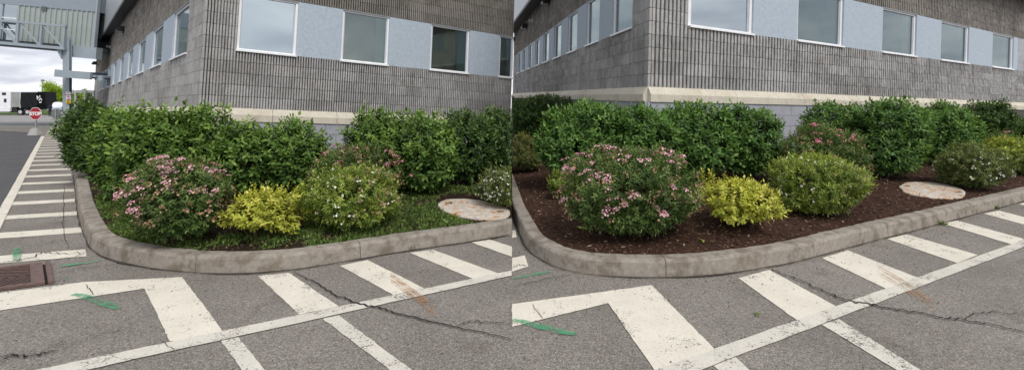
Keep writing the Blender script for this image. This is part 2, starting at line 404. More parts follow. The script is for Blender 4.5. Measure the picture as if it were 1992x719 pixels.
def surf_points(S, n, zmin=-.5, k=1.02):
    d = unit(n*4); d = d[d[:,2] > zmin][:n]
    pw = np.where(d[:,2] < 0, max(S['power'], 3.4), S['power']); q = (np.hypot(d[:,0], d[:,1])**pw + np.abs(d[:,2])**pw)**(-1/pw)
    amp = 1.03 - S['lamp'] + S['lamp']*np.exp(-((1-(d @ S['lum'].T).max(1))/S['fall']))
    P = S['C'] + d*S['rad']*(q*amp*k)[:,None]
    ok = P[:,2] > S['zb'] + .05
    if S['site']: ok &= clip_ok(P, S['site'], P)
    if S['site'] == 'L': ok &= P[:,0] < -.05
    if S['site'] == 'R': ok &= P[:,0] > .05
    out = d/S['rad']; out /= np.linalg.norm(out, axis=1, keepdims=True)
    return P[ok], out[ok], d[ok]
def floret_mesh(name, n, r, mat, pet):
    d = unit(n); d[0] = (0,0,1); d[:,2] = np.abs(d[:,2])*.55
    P = d*r*np.array([1,1,.8])
    ax = unit(n); ax[:,2] *= .4
    return leaf_mesh(name, P - ax*pet*.5, ax, d + np.array([0,0,.6]), np.full(n, pet), np.full(n, pet*.95), rng.random(n), mat, .1, .02)
HEADS = {}
def flower_heads(S, n, mat, r=.032, name='flower_head', bias=None, zmin=0.0):
    key = (mat.name, r)
    if key not in HEADS: HEADS[key] = [floret_mesh(name, 12, r, mat, r*.62) for _ in range(4)]
    P, O, d = surf_points(S, n*5, zmin, 1.06)
    if bias is not None:
        w = bias(d); keep = rng.random(len(P)) < w; P, O = P[keep], O[keep]
    P, O = P[:max(1, n//3)], O[:max(1, n//3)]
    P = np.repeat(P, 3, 0); P[:,:] += rng.normal(0, r*1.5, P.shape)*np.array([1,1,.6]); O = np.repeat(O, 3, 0)
    ok = clip_ok(P, S['site'], P) & (np.abs(P[:,0]) > .05); P, O = P[ok], O[ok]
    for i in range(len(P)):
        up = Vector(O[i]*.6 + np.array([0,0,.8])).normalized()
        M = T(Vector(P[i])) @ up.to_track_quat('Z', 'Y').to_matrix().to_4x4() @ Matrix.Scale(rng.uniform(.7, 1.35), 4)
        put(bpy.data.objects.new(name, random.choice(HEADS[key])), M, S['root'])
def flower_stuff(S, n, mat, name, r=.012, per=5, spread=.02, bias=None, zmin=-.4):
    P, O, d = surf_points(S, n*3, zmin, 1.03)
    if bias is not None: k = rng.random(len(P)) < bias(d); P, O = P[k], O[k]
    P, O = P[:n], O[:n]
    if len(P) == 0: return
    P = np.repeat(P, per, 0) + rng.normal(0, spread, (len(P)*per, 3)); O = np.repeat(O, per, 0)
    m = len(P); ax = unit(m) - O*.2; inv = np.array(MW[S['root']].translation)
    ok = clip_ok(P, S['site'], P)
    L_ = r*2*rng.uniform(.7, 1.3, m)
    me = leaf_mesh(name, (P-inv)[ok], ax[ok], (O + unit(m)*.4 + np.array([0,0,.4]))[ok], L_[ok], L_[ok]*.9, rng.random(m)[ok], mat, .1, .05)
    stuff(put(bpy.data.objects.new(name, me), MW[S['root']], S['root']))

# ------------------------------------------------------------------ building frames (two corners, one per half of the picture)
BS = 1.27                                              # wall units to metres
def site_frame(VA, VB, corner, course_px):
    d = lambda u, v: Vector(((u-CX)/F, 1, -(v-CY)/F)).normalized()
    a, b = d(*VA), d(*VB); n = b.cross(a).normalized()
    Tc = at(corner[0], corner[1], .2*BS*F/course_px)
    fr = lambda x: Matrix(((x.x, n.cross(x).x, n.x, Tc.x), (x.y, n.cross(x).y, n.y, Tc.y), (x.z, n.cross(x).z, n.z, Tc.z), (0,0,0,1))) @ Matrix.Scale(BS, 4)
    return dict(a=a, b=b, n=n, T=Tc, A=fr(-a), B=fr(b), outA=-n.cross(-a), outB=-n.cross(b))
SITES = {'L': site_frame((115,210), (2300,286), (385.5,206.6), 23.6), 'R': site_frame((895,187), (2660,228), (1260,168.3), 25.7)}
for k, S_ in SITES.items():
    WALLS[k] = [(np.array(S_['T']), np.array(S_['outA'])), (np.array(S_['T']), np.array(S_['outB']))]

# ------------------------------------------------------------------ kerb paths and bed height
def catmull(pts, step=.06):
    out = []; n = len(pts)
    for i in range(n-1):
        p0, p1, p2, p3 = pts[max(i-1,0)], pts[i], pts[i+1], pts[min(i+2,n-1)]
        m = max(2, int((p2-p1).length/step))
        for k in range(m):
            t = k/m; out.append(.5*((2*p1)+(p2-p0)*t+(2*p0-5*p1+4*p2-p3)*t*t+(3*p1-p0-3*p2+p3)*t**3))
    out.append(pts[-1]); return out
KPX = {'L': [(113,240),(120,262),(127,280),(134.5,305),(141,330),(146,360),(151,410),(158,440),(169,470),(185,491),(215,505),(250,514),(300,523.5),(380,531.5),(450,533.5),(500,531.5),(575,525),(665,511),(780,491),(915,471),(995.6,457)],
       'R': [(972,330),(978,345),(984,368),(990,393),(996.4,420),(1011,455),(1026,485),(1051,505),(1086,522),(1146,535),(1221,540),(1296,541),(1371,537),(1446,529),(1496,520),(1542,512),(1617,492),(1702,469),(1792,446),(1892,419),(1992,392),(2120,357)]}
KPATH = {k: catmull([G(u, v) for u, v in p]) for k, p in KPX.items()}
KARR = {k: np.array([(p.x, p.y) for p in v]) for k, v in KPATH.items()}
KH, KW = .16, .165
def bedz_arr(P, site):
    K = KARR[site]; d = np.full(len(P), 9e9)
    for i in range(0, len(K), 3): d = np.minimum(d, np.hypot(P[:,0]-K[i,0], P[:,1]-K[i,1]))
    t = np.clip((d - KW)/2.6, 0, 1); return KH - .025 + .20*t*(1.5-.5*t)
def bedz(x, y): return float(bedz_arr(np.array([[x, y]]), 'L' if x < 0 else 'R')[0])
def normals(path):
    out = []
    for i in range(len(path)):
        t = (path[min(i+1,len(path)-1)] - path[max(i-1,0)]); t.z = 0; t.normalize(); out.append(Vector((-t.y, t.x, 0)))
    return out

# ------------------------------------------------------------------ ground
rows = [-40, -5, 2, 8, 16, 25, 40, 60, 100, 180, 420]
zr = lambda y: 0 if y <= 25 else -.012*(y-25)
xs = [-420, -120, -60, -30, -12, -6, 0, 6, 12, 30, 60, 150]
v = [(x, y, zr(y)) for y in rows for x in xs]; nx = len(xs)
f = [(j*nx+i, j*nx+i+1, (j+1)*nx+i+1, (j+1)*nx+i) for j in range(len(rows)-1) for i in range(nx-1)]
ground = struct(put(bpy.data.objects.new('asphalt_ground', mesh('asphalt_ground', v, f, M_ASPH))))
# dark drive lane left of the hatched walkway, pale lot beyond it
e0, e1 = G(80,265), G(-14,428); dr = (e0-e1).normalized()
far = e0 + dr*3.0; near = e1 - dr*9
road = struct(MB().flat([near, far, (-34, 27.5, 0), (-70, 27.5, 0), (-70, near.y, 0)], .004).obj('drive_lane', M_ROAD))
mb = MB(); mb.add([(-130, 28.2, zr(28.2)+.004), (-27, 28.2, zr(28.2)+.004), (-27, 66, zr(66)+.004), (-130, 66, zr(66)+.004)], [(0,1,2,3)])
lot = struct(mb.obj('far_lot', M_LOT))
mb = MB()
for k in range(40):
    x0 = -132 + k*2.7; mb.box(x0, x0+2.69, 74, 110, zr(74)-.05, zr(74)+.16)
M_TURF = m_plain('far turf', (.07,.11,.03), .95, .1, 0, .3, 1.5)
struct(mb.obj('grass_verge', M_TURF))

def jag(poly, step=.05, amp=.002):
    out = []
    for i in range(len(poly)):
        p, q = Vector(poly[i][:2]), Vector(poly[(i+1) % len(poly)][:2]); L_ = (q-p).length; m = max(1, min(60, int(L_/step)))
        nr = Vector((-(q-p).y, (q-p).x)).normalized() if L_ > 1e-6 else Vector((0,0))
        for k in range(m): out.append(p.lerp(q, k/m) + nr*random.gauss(0, amp)*(0 if k == 0 else 1))
    return out
ZC = [0]
def sheet(name, poly, mat, z, parent=ground, amp=.0018):
    ZC[0] += 1
    return MB().flat(jag(poly, amp=amp), z + (ZC[0] % 12)*.00012).obj(name, mat, None, parent)
def px(*pts): return [G(u, v) for u, v in pts]
def clipx(poly, sgn):
    out = []; n = len(poly)
    for i in range(n):
        p, q = poly[i], poly[(i+1) % n]; a, b = p.x*sgn >= 0, q.x*sgn >= 0
        if a: out.append(p)
        if a != b: out.append(p.lerp(q, p.x/(p.x-q.x)))
    return [Vector((p.x + sgn*.0015 if abs(p.x) < 1e-6 else p.x, p.y, 0)) for p in out]
# hatched walkway on the left
pR0, pR1 = G(167,491.5), G(143.5,367); dR = (pR1-pR0).normalized()
iL0, iL1 = G(0,447), G(87,265); dI = (iL1-iL0).normalized()
barDir = (G(0,457.5)-G(161,446.5)).normalized()
def hit(p, d, q, e):
    det = d.x*(-e.y) + e.x*d.y; r = q-p; t = (r.x*(-e.y) + e.x*r.y)/det; return p + d*t
stepB = (G(161,446.5) - G(167,491.5)).length*.985
for k in range(25):
    hw = .155 + .01*math.sin(k*2.1)
    c = pR0 + dR*stepB*k; p, q = c - dR*hw, c + dR*hw
    l0, l1 = hit(p, barDir, iL0, dI), hit(q, barDir, iL0, dI)
    sheet('hatch_bar', [p, q, l1 + barDir*-.004, l0], M_WHITE, .0042)
o0, o1 = G(0,405), G(80,265); dO = (o1-o0).normalized()
sheet('edge_line', [iL0 - dI*2.5, iL1, o1, o0 - dO*2.5], M_WHITE, .0084)
# front parking lines, left half
LP = {
 'zig_line': [(-60,580),(0,570),(160,549),(355,539),(430,640),(436,652),(331,664),(281,561.5),(0,604),(-60,613)],
 'bay_bar': [(502,537),(562,531),(659,596),(582,612)], 'bay_bar1': [(661,517),(715,506),(825,561),(765,574)],
 'bay_bar2': [(797,492),(842,486),(969,532),(919,542)], 'bay_bar3': [(917,472),(952,466),(1060,500),(1040,515)],
 'stall_line': [(430,663),(464,656),(560,776),(512,776)], 'stall_line1': [(627,620),(659,614),(880,779),(836,779)]}
for nme, p in LP.items(): sheet(nme.rstrip('0123456789'), clipx(px(*p), -1), M_WHITE2 if 'stall' in nme else M_WHITE, .0045)
sheet('long_line', clipx(px((-40,743.5),(1010,523.6),(1010,533.6),(20,753.4)), -1), M_WHITE2, .0062)
RP = {
 'zig_line': [(950,600),(996,592),(1268,555),(1390.6,680),(1400,690),(1290,745),(1183,590),(996,636),(950,647)],
 'bay_bar': [(1436,541),(1497,525),(1627,596),(1552,624)], 'bay_bar1': [(1599,502),(1649,487),(1787,541),(1724,562)],
 'bay_bar2': [(1726,465),(1764,456),(1902,496),(1862,512)], 'bay_bar3': [(1834,435),(1862,429),(1992,465),(1969,476)],
 'bay_bar4': [(1914,416),(1944,410),(2060,440),(2040,450)], 'bay_bar5': [(1982,397),(2008,391),(2110,415),(2090,423)],
 'stall_line': [(1388,712),(1431,695),(1520,776),(1460,776)], 'stall_line1': [(1599,632),(1632,621),(1880,776),(1836,776)],
 'hatch_bar': [(960,456),(1003,447.5),(1005.5,461.5),(960,470)], 'hatch_bar1': [(960,510),(1021,497),(1028,519),(960,540)]}
for nme, p in RP.items(): sheet(nme.rstrip('0123456789'), clipx(px(*p), 1), M_WHITE2 if 'stall' in nme else M_WHITE, .0045)
sheet('long_line', clipx(px((1200,746.5),(2060,443),(2060,455),(1250,764)), 1), M_WHITE2, .0062)
# utility paint strokes
def stroke(name, pts, w, mat, z, taper=True, parent=ground):
    P = [G(u, v) for u, v in pts]; P = catmull(P, .03); n = len(P); nr = normals(P); vv = []
    for i, p in enumerate(P):
        t = i/(n-1); ww = w*(1 if not taper else (.35 + .65*math.sin(math.pi*min(max(t,.02),.98))**.5))*(1 + random.uniform(-.12,.12))
        o = nr[i]*ww*.5; c = nr[i]*random.gauss(0, w*.05)
        vv += [(p+o+c).to_3d(), (p-o+c).to_3d()]
    ZC[0] += 1; z += (ZC[0] % 9)*.0001
    vv = [(a.x, a.y, z) for a in vv]
    return put(bpy.data.objects.new(name, mesh(name, vv, [(2*i, 2*i+1, 2*i+3, 2*i+2) for i in range(n-1)], mat)), None, parent)
c5 = lambda *p: [(x/2.002, 360+y/2.002) for x, y in p]
c6 = lambda *p: [(500+x/2.002, 360+y/2.002) for x, y in p]
c7 = lambda *p: [(996+x/2.002, 360+y/2.002) for x, y in p]
c8 = lambda *p: [(1492+x/2.002, 360+y/2.002) for x, y in p]
stroke('green_mark', c5((285,427),(340,441),(400,462),(458,484)), .07, M_GREEN, .0105)
stroke('green_mark', c5((232,320),(300,310),(350,303),(402,293)), .055, M_GREEN, .0105)
stroke('green_mark', c5((68,245),(66,280),(63,300)), .06, M_GREEN, .0105)
stroke('green_mark', c5((252,363),(277,366)), .05, M_GREEN, .0105)
stroke('green_mark', c7((4,366),(70,354),(152,339)), .055, M_GREEN, .0105)
stroke('green_mark', c7((4,527),(60,540),(140,562),(252,584)), .07, M_GREEN, .0105)
for dy, w in ((0,.028),(14,.022),(-10,.02),(24,.012)):
    stroke('rust_streak', c6((520,355+dy),(580,400+dy),(640,445+dy),(690,490+dy)), w, M_RUST, .0112)
    stroke('rust_streak', c8((430,325+dy),(500,365+dy),(570,410+dy),(650,465+dy)), w, M_RUST, .0112)
def crack(pts, w):
    w *= .72
    Q = []
    for (a, b) in zip(pts[:-1], pts[1:]):
        for k in range(7):
            t = k/7; Q.append((a[0]+(b[0]-a[0])*t + random.gauss(0,1.3), a[1]+(b[1]-a[1])*t + random.gauss(0,1.1)))
    Q.append(pts[-1]); stroke('crack', Q, w, M_CRACK, .0125, True)
crack(c6((150,345),(230,385),(300,430),(380,462),(470,480),(560,508),(660,530),(770,555),(870,575),(988,605)), .020)
crack(c6((770,555),(830,535),(900,537),(988,544)), .011)
crack(c5((0,672),(40,664),(60,668),(100,672),(160,660),(230,648)), .014); crack(c5((0,690),(60,664)), .01)
crack(c5((0,305),(60,296),(120,287),(170,265),(240,270),(330,268)), .012)
crack(c5((120,290),(200,298),(330,270)), .008)
crack(c5((250,0),(247,90),(248,180),(265,250)), .008)
crack(c5((225,342),(330,325),(470,308)), .009); crack(c5((330,390),(365,432)), .008)
crack(c5((620,610),(680,645)), .005)
crack(c8((20,330),(60,350),(120,370),(200,405),(270,440),(350,460),(420,470),(500,490),(600,500),(680,520),(770,530),(860,545),(960,565),(1010,580)), .020)
crack(c8((770,530),(800,505),(880,497),(1005,503)), .010)
crack(c7((4,322),(30,312),(60,318)), .008); crack(c7((4,398),(100,375),(230,350)), .008); crack(c7((80,470),(120,522)), .007)
# drainage grate
gq = px((-50,528.5),(97,512.3),(104.5,552),(-50,573)); 
gx = (gq[2]-gq[3]).normalized(); gy = (gq[1]-gq[2]).normalized(); o_ = gq[3]; gl_ = (gq[2]-gq[3]).length; gw = (gq[1]-gq[2]).length
GM = T((o_.x, o_.y, .006))
def gobj(mb, name, mat, par):
    mb.v = [Vector((gx.x*p.x + gy.x*p.y, gx.y*p.x + gy.y*p.y, p.z)) for p in mb.v]; return mb.obj(name, mat, GM, par)
s = NT('rusty cast iron', .65, .4); s.b.inputs['Metallic'].default_value = .2
M_IRON = s.col(s.ramp(s.noise(22, 5, .7), [(.3, (.10,.062,.054)), (.6, (.16,.10,.085)), (.8, (.22,.11,.055))])); s.bump(s.noise(90), .4, .003)
grate = empty('drain_grate', GM); tag(grate, 'rusty brown cast iron drain grate with chevron slots at the end of the hatched walkway', 'drain grate')
b = .045; xm = gl_ - .14
gobj(MB().box(0, gl_-.055, 0, b, 0, .022), 'frame_bar', M_IRON, grate); gobj(MB().box(0, gl_-.055, gw-b, gw, 0, .022), 'frame_bar', M_IRON, grate)
gobj(MB().box(xm, gl_-.055, b, gw-b, 0, .021), 'end_plate', M_IRON, grate)
gobj(MB().box(gl_-.035, gl_, -.01, gw+.01, -.002, .024), 'rim', M_IRON, grate)
gobj(MB().box(0, gl_-.036, .01, gw-.01, -.005, -.003), 'pit', M_CRACK, grate)  # dark sheet stands in for the shaded depth below the slots
mid = gw*.5; pit = .072; nb = int((gl_+gw)/pit)+2
def cl(P, lim, sgn):
    o = []
    for i in range(len(P)):
        a, c = P[i], P[(i+1) % len(P)]; ia, ic = (a[0]-lim)*sgn >= 0, (c[0]-lim)*sgn >= 0
        if ia: o.append(a)
        if ia != ic: t = (lim-a[0])/(c[0]-a[0]); o.append((lim, a[1]+(c[1]-a[1])*t))
    return o
for k in range(nb):
    x = k*pit
    for sg in (1, -1):
        p = [(x, mid), (x+pit*.36, mid), (x+pit*.36-gw*.6, mid+sg*(mid-b)), (x-gw*.6, mid+sg*(mid-b))]
        p = cl(cl(p, 0, 1), xm, -1)
        if len(p) < 3: continue
        n = len(p); mb = MB(); mb.add([(q[0], q[1], .0045) for q in p]+[(q[0], q[1], .0) for q in p], [tuple(range(n))]+[(i, (i+1) % n, n+(i+1) % n, n+i) for i in range(n)])
        gobj(mb, 'grate_bar', M_IRON, grate)

# ------------------------------------------------------------------ kerbs
JOINTS = {'L': [192, 378, 692], 'R': [1056, 1292, 1726]}
KPROF = [(0,-.06),(.0,.02),(.010,KH-.028),(.022,KH-.006),(.042,KH),(KW-.012,KH),(KW,KH-.012),(KW,-.06)]
for site, lab in (('L', 'curved concrete kerb round the weedy flower bed'), ('R', 'curved concrete kerb round the dark mulch flower bed')):
    path = KPATH[site]; nr = normals(path)
    us = np.array([CX + F*p.x/p.y for p in path]); start = 0
    if site == 'L': nr[-1] = Vector((0,1,0)); 
    cuts = []
    imin = len(path)//6 if site == 'L' else 0
    for j in JOINTS[site]:
        c = [i for i in range(1, len(path)-1) if (us[i-1]-j)*(us[i]-j) <= 0 and path[i].y < 12]
        if c: cuts.append(c[-1] if j > 180 else c[0])
    if site == 'L':
        back = [i for i in range(len(path)) if path[i].y > 6.2 and us[i] < 160]
        for yy in (24, 18, 14, 11, 8.6): cuts.append(min(back, key=lambda i: abs(path[i].y-yy)))
    cuts = sorted(set([0]+cuts+[len(path)-1]))
    root = empty('kerb', T(path[cuts[len(cuts)//2]])); tag(root, lab, 'kerb')
    for c0, c1 in zip(cuts[:-1], cuts[1:]):
        vv = []; m = len(KPROF); idx = list(range(c0, c1+1))
        if len(idx) > 260: idx = idx[::4] + [c1]
        pts = []
        for t_, i in enumerate(idx):
            p = path[i].copy(); tan = Vector((nr[i].y, -nr[i].x, 0))
            if t_ == 0 and c0 != 0: p += tan*.003
            if t_ == len(idx)-1 and c1 != len(path)-1: p -= tan*.003
            wob = .004*noise.noise(p*3)
            for q, (o, z) in enumerate(KPROF):
                w2 = wob + (.006*noise.noise(Vector((p.x*13, p.y*13, q))) if z > .1 else 0)
                pt = p + nr[i]*(o + (w2 if q < 6 else 0)); pt.z = z + (w2*.6 if z > .1 else 0)
                if site == 'R': pt.x = max(pt.x, .002)
                pts.append(pt)
        n = len(idx); ff = [(i*m+k, i*m+k+1, (i+1)*m+k+1, (i+1)*m+k) for i in range(n-1) for k in range(m-1)]
        ff += [tuple(range(m)), tuple((n-1)*m+k for k in range(m))[::-1]]
        MB().add(pts, ff).obj('kerb_stone', M_KERB, None, root)
    # gritty dark line where the kerb meets the asphalt
    vv = []
    for i in range(0, len(path), 2):
        w = .004 + .030*abs(noise.noise(path[i]*2.3)) + .012*abs(noise.noise(path[i]*17)); p = path[i] - nr[i]*w; q = path[i] + nr[i]*.004
        
        if site == 'R': p.x, q.x = max(p.x, .002), max(q.x, .002)
        vv += [(p.x, p.y, .0135), (q.x, q.y, .0135)]
    put(bpy.data.objects.new('joint_grit', mesh('joint_grit', vv, [(2*i, 2*i+1, 2*i+3, 2*i+2) for i in range(len(vv)//2-1)], M_GUT)), None, ground)

# ------------------------------------------------------------------ beds
for site, mat, nm in (('L', M_SOIL, 'soil_bed'), ('R', M_MULCH, 'mulch_bed')):
    S_ = SITES[site]; path = KPATH[site]; nr = normals(path); Tg = S_['T'].copy()
    fr = [path[i] + nr[i]*(KW-.02) for i in range(0, len(path), 5)]
    if site == 'L': fr = [Vector((min(p.x, -.002), p.y, 0)) for p in fr] + [Vector((-.002, path[-1].y + KW, 0))]
    else: fr = [Vector((.002, path[0].y, 0))] + [Vector((max(p.x, .002), p.y, 0)) for p in fr]
    base = lambda d, s_: Vector((Tg.x + d.x*s_*BS, Tg.y + d.y*s_*BS, 0))
    if site == 'L': bk = [base(S_['a'], 34), base(S_['a'], 0), base(S_['b'], 6.28)]; tc_ = .70
    else: bk = [base(S_['a'], 18.2), base(S_['a'], 0), base(S_['b'], 17)]; tc_ = .35
    cum = np.cumsum([0]+[(fr[i+1]-fr[i]).length for i in range(len(fr)-1)]); cum /= cum[-1]
    rowsN = 26; vv = []
    for p, t in zip(fr, cum):
        q = bk[0].lerp(bk[1], min(1, t/tc_)) if t < tc_ else bk[1].lerp(bk[2], (t-tc_)/(1-tc_))
        for k in range(rowsN):
            w = p.lerp(q, (k/(rowsN-1))**1.4); vv.append(w)
    A_ = np.array([(p.x, p.y) for p in vv]); Z = bedz_arr(A_, site)
    Z += np.array([.012*noise.noise(Vector((p.x*4, p.y*4, 0))) + .008*noise.noise(Vector((p.x*14, p.y*14, 3))) for p in vv])
    vv = [(p.x, p.y, z) for p, z in zip(vv, Z)]
    struct(put(bpy.data.objects.new(nm, mesh(nm, vv, [(i*rowsN+k, i*rowsN+k+1, (i+1)*rowsN+k+1, (i+1)*rowsN+k) for i in range(len(fr)-1) for k in range(rowsN-1)], mat, True))))

def scatter(site, n, vmin, vmax, umin, umax, test):
    """points on the bed, thrown evenly over the ground in the given window"""
    K = KARR[site]; out = np.zeros((0,2))
    y0, y1 = (H-.2)*F/(vmax-CY), (H-.2)*F/(vmin-CY)
    while len(out) < n:
        m = n*3; Y = np.sqrt(rng.uniform(y0**1.0, y1**1.0, m))**2; u = rng.uniform(umin, umax, m)
        P = np.stack([(u-CX)/F*Y, Y], 1)
        nr = np.array([(a.x, a.y) for a in normals(KPATH[site])])
        j = np.argmin(((P[:,None,:]-K[None,::4,:])**2).sum(2), 1); r = P-K[::4][j]; d = (r*nr[::4][j]).sum(1)
        ok = (d > KW + .012) & (np.hypot(r[:,0], r[:,1]) > KW) & test(P, u, d)
        ok &= clip_ok(np.concatenate([P, np.full((m,1), .2)], 1), site)
        out = np.concatenate([out, P[ok]])
        if ok.sum() < 5: break
    out = out[:n]; return np.concatenate([out, bedz_arr(out, site)[:,None]], 1)
nz2 = lambda P, sc, k: np.array([noise.noise(Vector((p[0]*sc, p[1]*sc, k))) for p in P])
# bark chips
for site, n, win in (('L', 7000, (335,492,150,992)), ('R', 17000, (318,494,1000,1992))):
    P = scatter(site, n, *win, lambda P, u, d: np.ones(len(P), bool)); n = len(P)
    P[:,2] += rng.uniform(.000, .016, n); D = unit(n); D[:,2] *= .35; N_ = unit(n)*.7 + np.array([0,0,.8])
    L_ = rng.uniform(.018, .055, n); r = np.clip(rng.normal(.38, .2, n), 0, .8); r[rng.random(n) < .05] = 1.0
    me = leaf_mesh('bark_chips', P - D*.02, D, N_, L_, L_*rng.uniform(.18, .45, n), r, M_CHIP, .15, .05)
    o = stuff(put(bpy.data.objects.new('bark_chips', me)))
    tag(o, 'scattered brown wood chips over the weedy left bed' if site == 'L' else 'layer of dark brown bark mulch over the right bed', 'mulch')
# weeds and grass, left bed only
def grass_test(P, u, d):
    nzv = nz2(P, 2.2, 9)
    v_ = CY + (H-.2)*F/P[:,1]
    w = np.where(u > 590, .46, np.where(u < 330, .42, .34)) - np.where((u > 330) & (u < 590), np.clip(d-.30, 0, 1)*1.6, 0)
    w = w - np.where((u > 465) & (u < 600), .10, 0)
    return (nzv + w > rng.uniform(-.02, .30, len(P))) & ~((u < 185) & (P[:,1] > 5.6)) & ~((((u-923)/76)**2 + ((v_-404 - (u-923)*.09)/19)**2) < 1)
P = scatter('L', 36000, 372, 490, 165, 992, grass_test); n = len(P)
D = unit(n)*.85 + np.array([0,0,.6]); L_ = rng.uniform(.016, .045, n); wid = np.where(rng.random(n) < .6, .42, .12)
L_ *= np.where(rng.random(n) < .02, 2.2, 1)
keep = clip_ok(P, 'L', P + np.array([.07,0,0]))
me = leaf_mesh('weeds', P[keep], D[keep], unit(n)[keep] + np.array([0,-.3,.5]), L_[keep], (L_*wid)[keep], np.clip(rng.normal(.45,.2,n),0,1)[keep], L_GRASS, .1, .25)
tag(stuff(put(bpy.data.objects.new('weeds', me))), 'low grass and weeds spreading over the left flower bed', 'weeds')

# ------------------------------------------------------------------ painted concrete lids in the beds
s = NT('peeling paint on lid', .8, .25)
c = s.ramp(s.noise(6, 7, .72, dist=1.0), [(.36, (.30,.28,.25)), (.46, (.44,.40,.34)), (.56, (.42,.24,.12)), (.68, (.34,.16,.07))])
w = s.ramp(s.noise(8, 7, .75, dist=2.0), [(.50, (0,0,0)), (.56, (1,1,1))])
s.bump(s.noise(30, 5, .7), .5, .01); M_LID = s.col(s.mix(w, c, (.50,.475,.43)))
def lid(u0, u1, v0, v1, lab, ragged, shear):
    z = .215
    for _ in range(5): z = bedz(((u0+u1)/2-CX)/F*(H-z)*F/((v0+v1)/2-CY), (H-z)*F/((v0+v1)/2-CY)) + .02
    a, b = G((u0+u1)/2, v1, z), G((u0+u1)/2, v0, z); Yc = (a.y+b.y)/2; Xc = ((u0+u1)/2-CX)/F*Yc
    rx, ry = (u1-u0)/2*Yc/F, (b.y-a.y)/2; t = np.linspace(0, 2*np.pi, 60)
    for _ in range(60):
        kx = Xc/Yc; Y_ = Yc + ry*np.sin(t) + shear*rx*np.cos(t); u = CX + F*(Xc + rx*np.cos(t) + kx*ry*np.sin(t))/Y_; v_ = CY + F*(H-z)/Y_
        rx *= 1 + .4*((u1-u0)/(u.max()-u.min()) - 1); Xc += .5*((u0+u1)-(u.max()+u.min()))/2*Yc/F
        ry *= 1 + .4*((v1-v0)/(v_.max()-v_.min()) - 1); ry = max(ry, .12); Yc -= .5*((v0+v1)-(v_.max()+v_.min()))/2*Yc*Yc/(F*(H-z))
    zb_ = z - .02; n = 56
    root = empty('utility_lid', T((Xc, Yc, zb_))); tag(root, lab, 'utility lid')
    mb = MB(); ring = []
    for r, zz in ((1.0, -.03), (1.0, .005), (.985, .011), (.93, .012), (.6, .012), (.3, .012)):
        for k in range(n):
            t = 2*math.pi*k/n; jj = 1 + ragged*noise.noise(Vector((math.cos(t)*2.2, math.sin(t)*2.2, 5)))*(r > .9)
            x, y = rx*r*jj*math.cos(t), ry*r*jj*math.sin(t)
            x, y = x + kx*y, y + x*shear
            if Xc < 0: x = min(x, -.012-Xc)
            ring.append((x, y, zz + .010 + bedz(Xc+x, Yc+y) - zb_ + .004*noise.noise(Vector((x*9, y*9, 1)))))
    ff = [(j*n+k, j*n+(k+1) % n, (j+1)*n+(k+1) % n, (j+1)*n+k) for j in range(5) for k in range(n)] + [tuple(5*n+k for k in range(n))]
    mb.add(ring, ff).obj('lid', M_LID, T((Xc, Yc, zb_)), root, True)
    for sx in (-.72, .74):
        MB().box(-.045, .045, -.018, .018, .0, .006).obj('lifting_slot', M_DARK, T((Xc+rx*sx*.98, Yc + shear*rx*sx + (.05 if sx < 0 else -.02), bedz(Xc+rx*sx*.98, Yc + shear*rx*sx + (.05 if sx < 0 else -.02)) + .0205)), root)
lid(852, 993, 392, 419, 'round concrete lid with peeling white and rust paint in the grassy bed', .03, -.22)
lid(1750, 1880, 357, 381, 'round concrete lid with peeling rust paint half buried in dark mulch', .10, -.30)

# ------------------------------------------------------------------ buildings
CH = .2
def rib_block(p, nrib, depth, seed):
    r = random.Random(seed); g = p*.43; v = []; f = []; zt = CH - .006
    for i in range(nrib):
        x0, x1 = i*p + g/2, (i+1)*p - g/2; j = [r.uniform(-.003, .005) for _ in range(6)]
        k = len(v); zm = zt*r.uniform(.35, .65); wob = r.uniform(-.03, .03)*p
        v += [(x0,depth,0),(x0,j[0],0),(x1,j[1],0),(x1,depth,0),(x0+wob,depth,zm),(x0+wob,j[2],zm),(x1+wob,j[3],zm),(x1+wob,depth,zm),(x0,depth,zt),(x0,j[4],zt),(x1,j[5],zt),(x1,depth,zt)]
        for q in (0, 4): f += [(k+q,k+q+1,k+q+5,k+q+4),(k+q+1,k+q+2,k+q+6,k+q+5),(k+q+2,k+q+3,k+q+7,k+q+6)]
        f += [(k+0,k+3,k+2,k+1),(k+8,k+9,k+10,k+11)]
    L_ = nrib*p - .004; k = len(v)
    v += [(0,depth-.001,0),(L_,depth-.001,0),(L_,depth-.001,zt),(0,depth-.001,zt)]; f.append((k,k+1,k+2,k+3))
    return v, f
def wbox(name, fr, x0, x1, y0, y1, z0, z1, mat, parent, bevel=0):
    """box in a wall frame, with its own origin at its lower left front corner"""
    return MB().box(0, x1-x0, y0, y1, 0, z1-z0).obj(name, mat, fr @ T((x0, 0, z0)), parent, bevel=bevel)
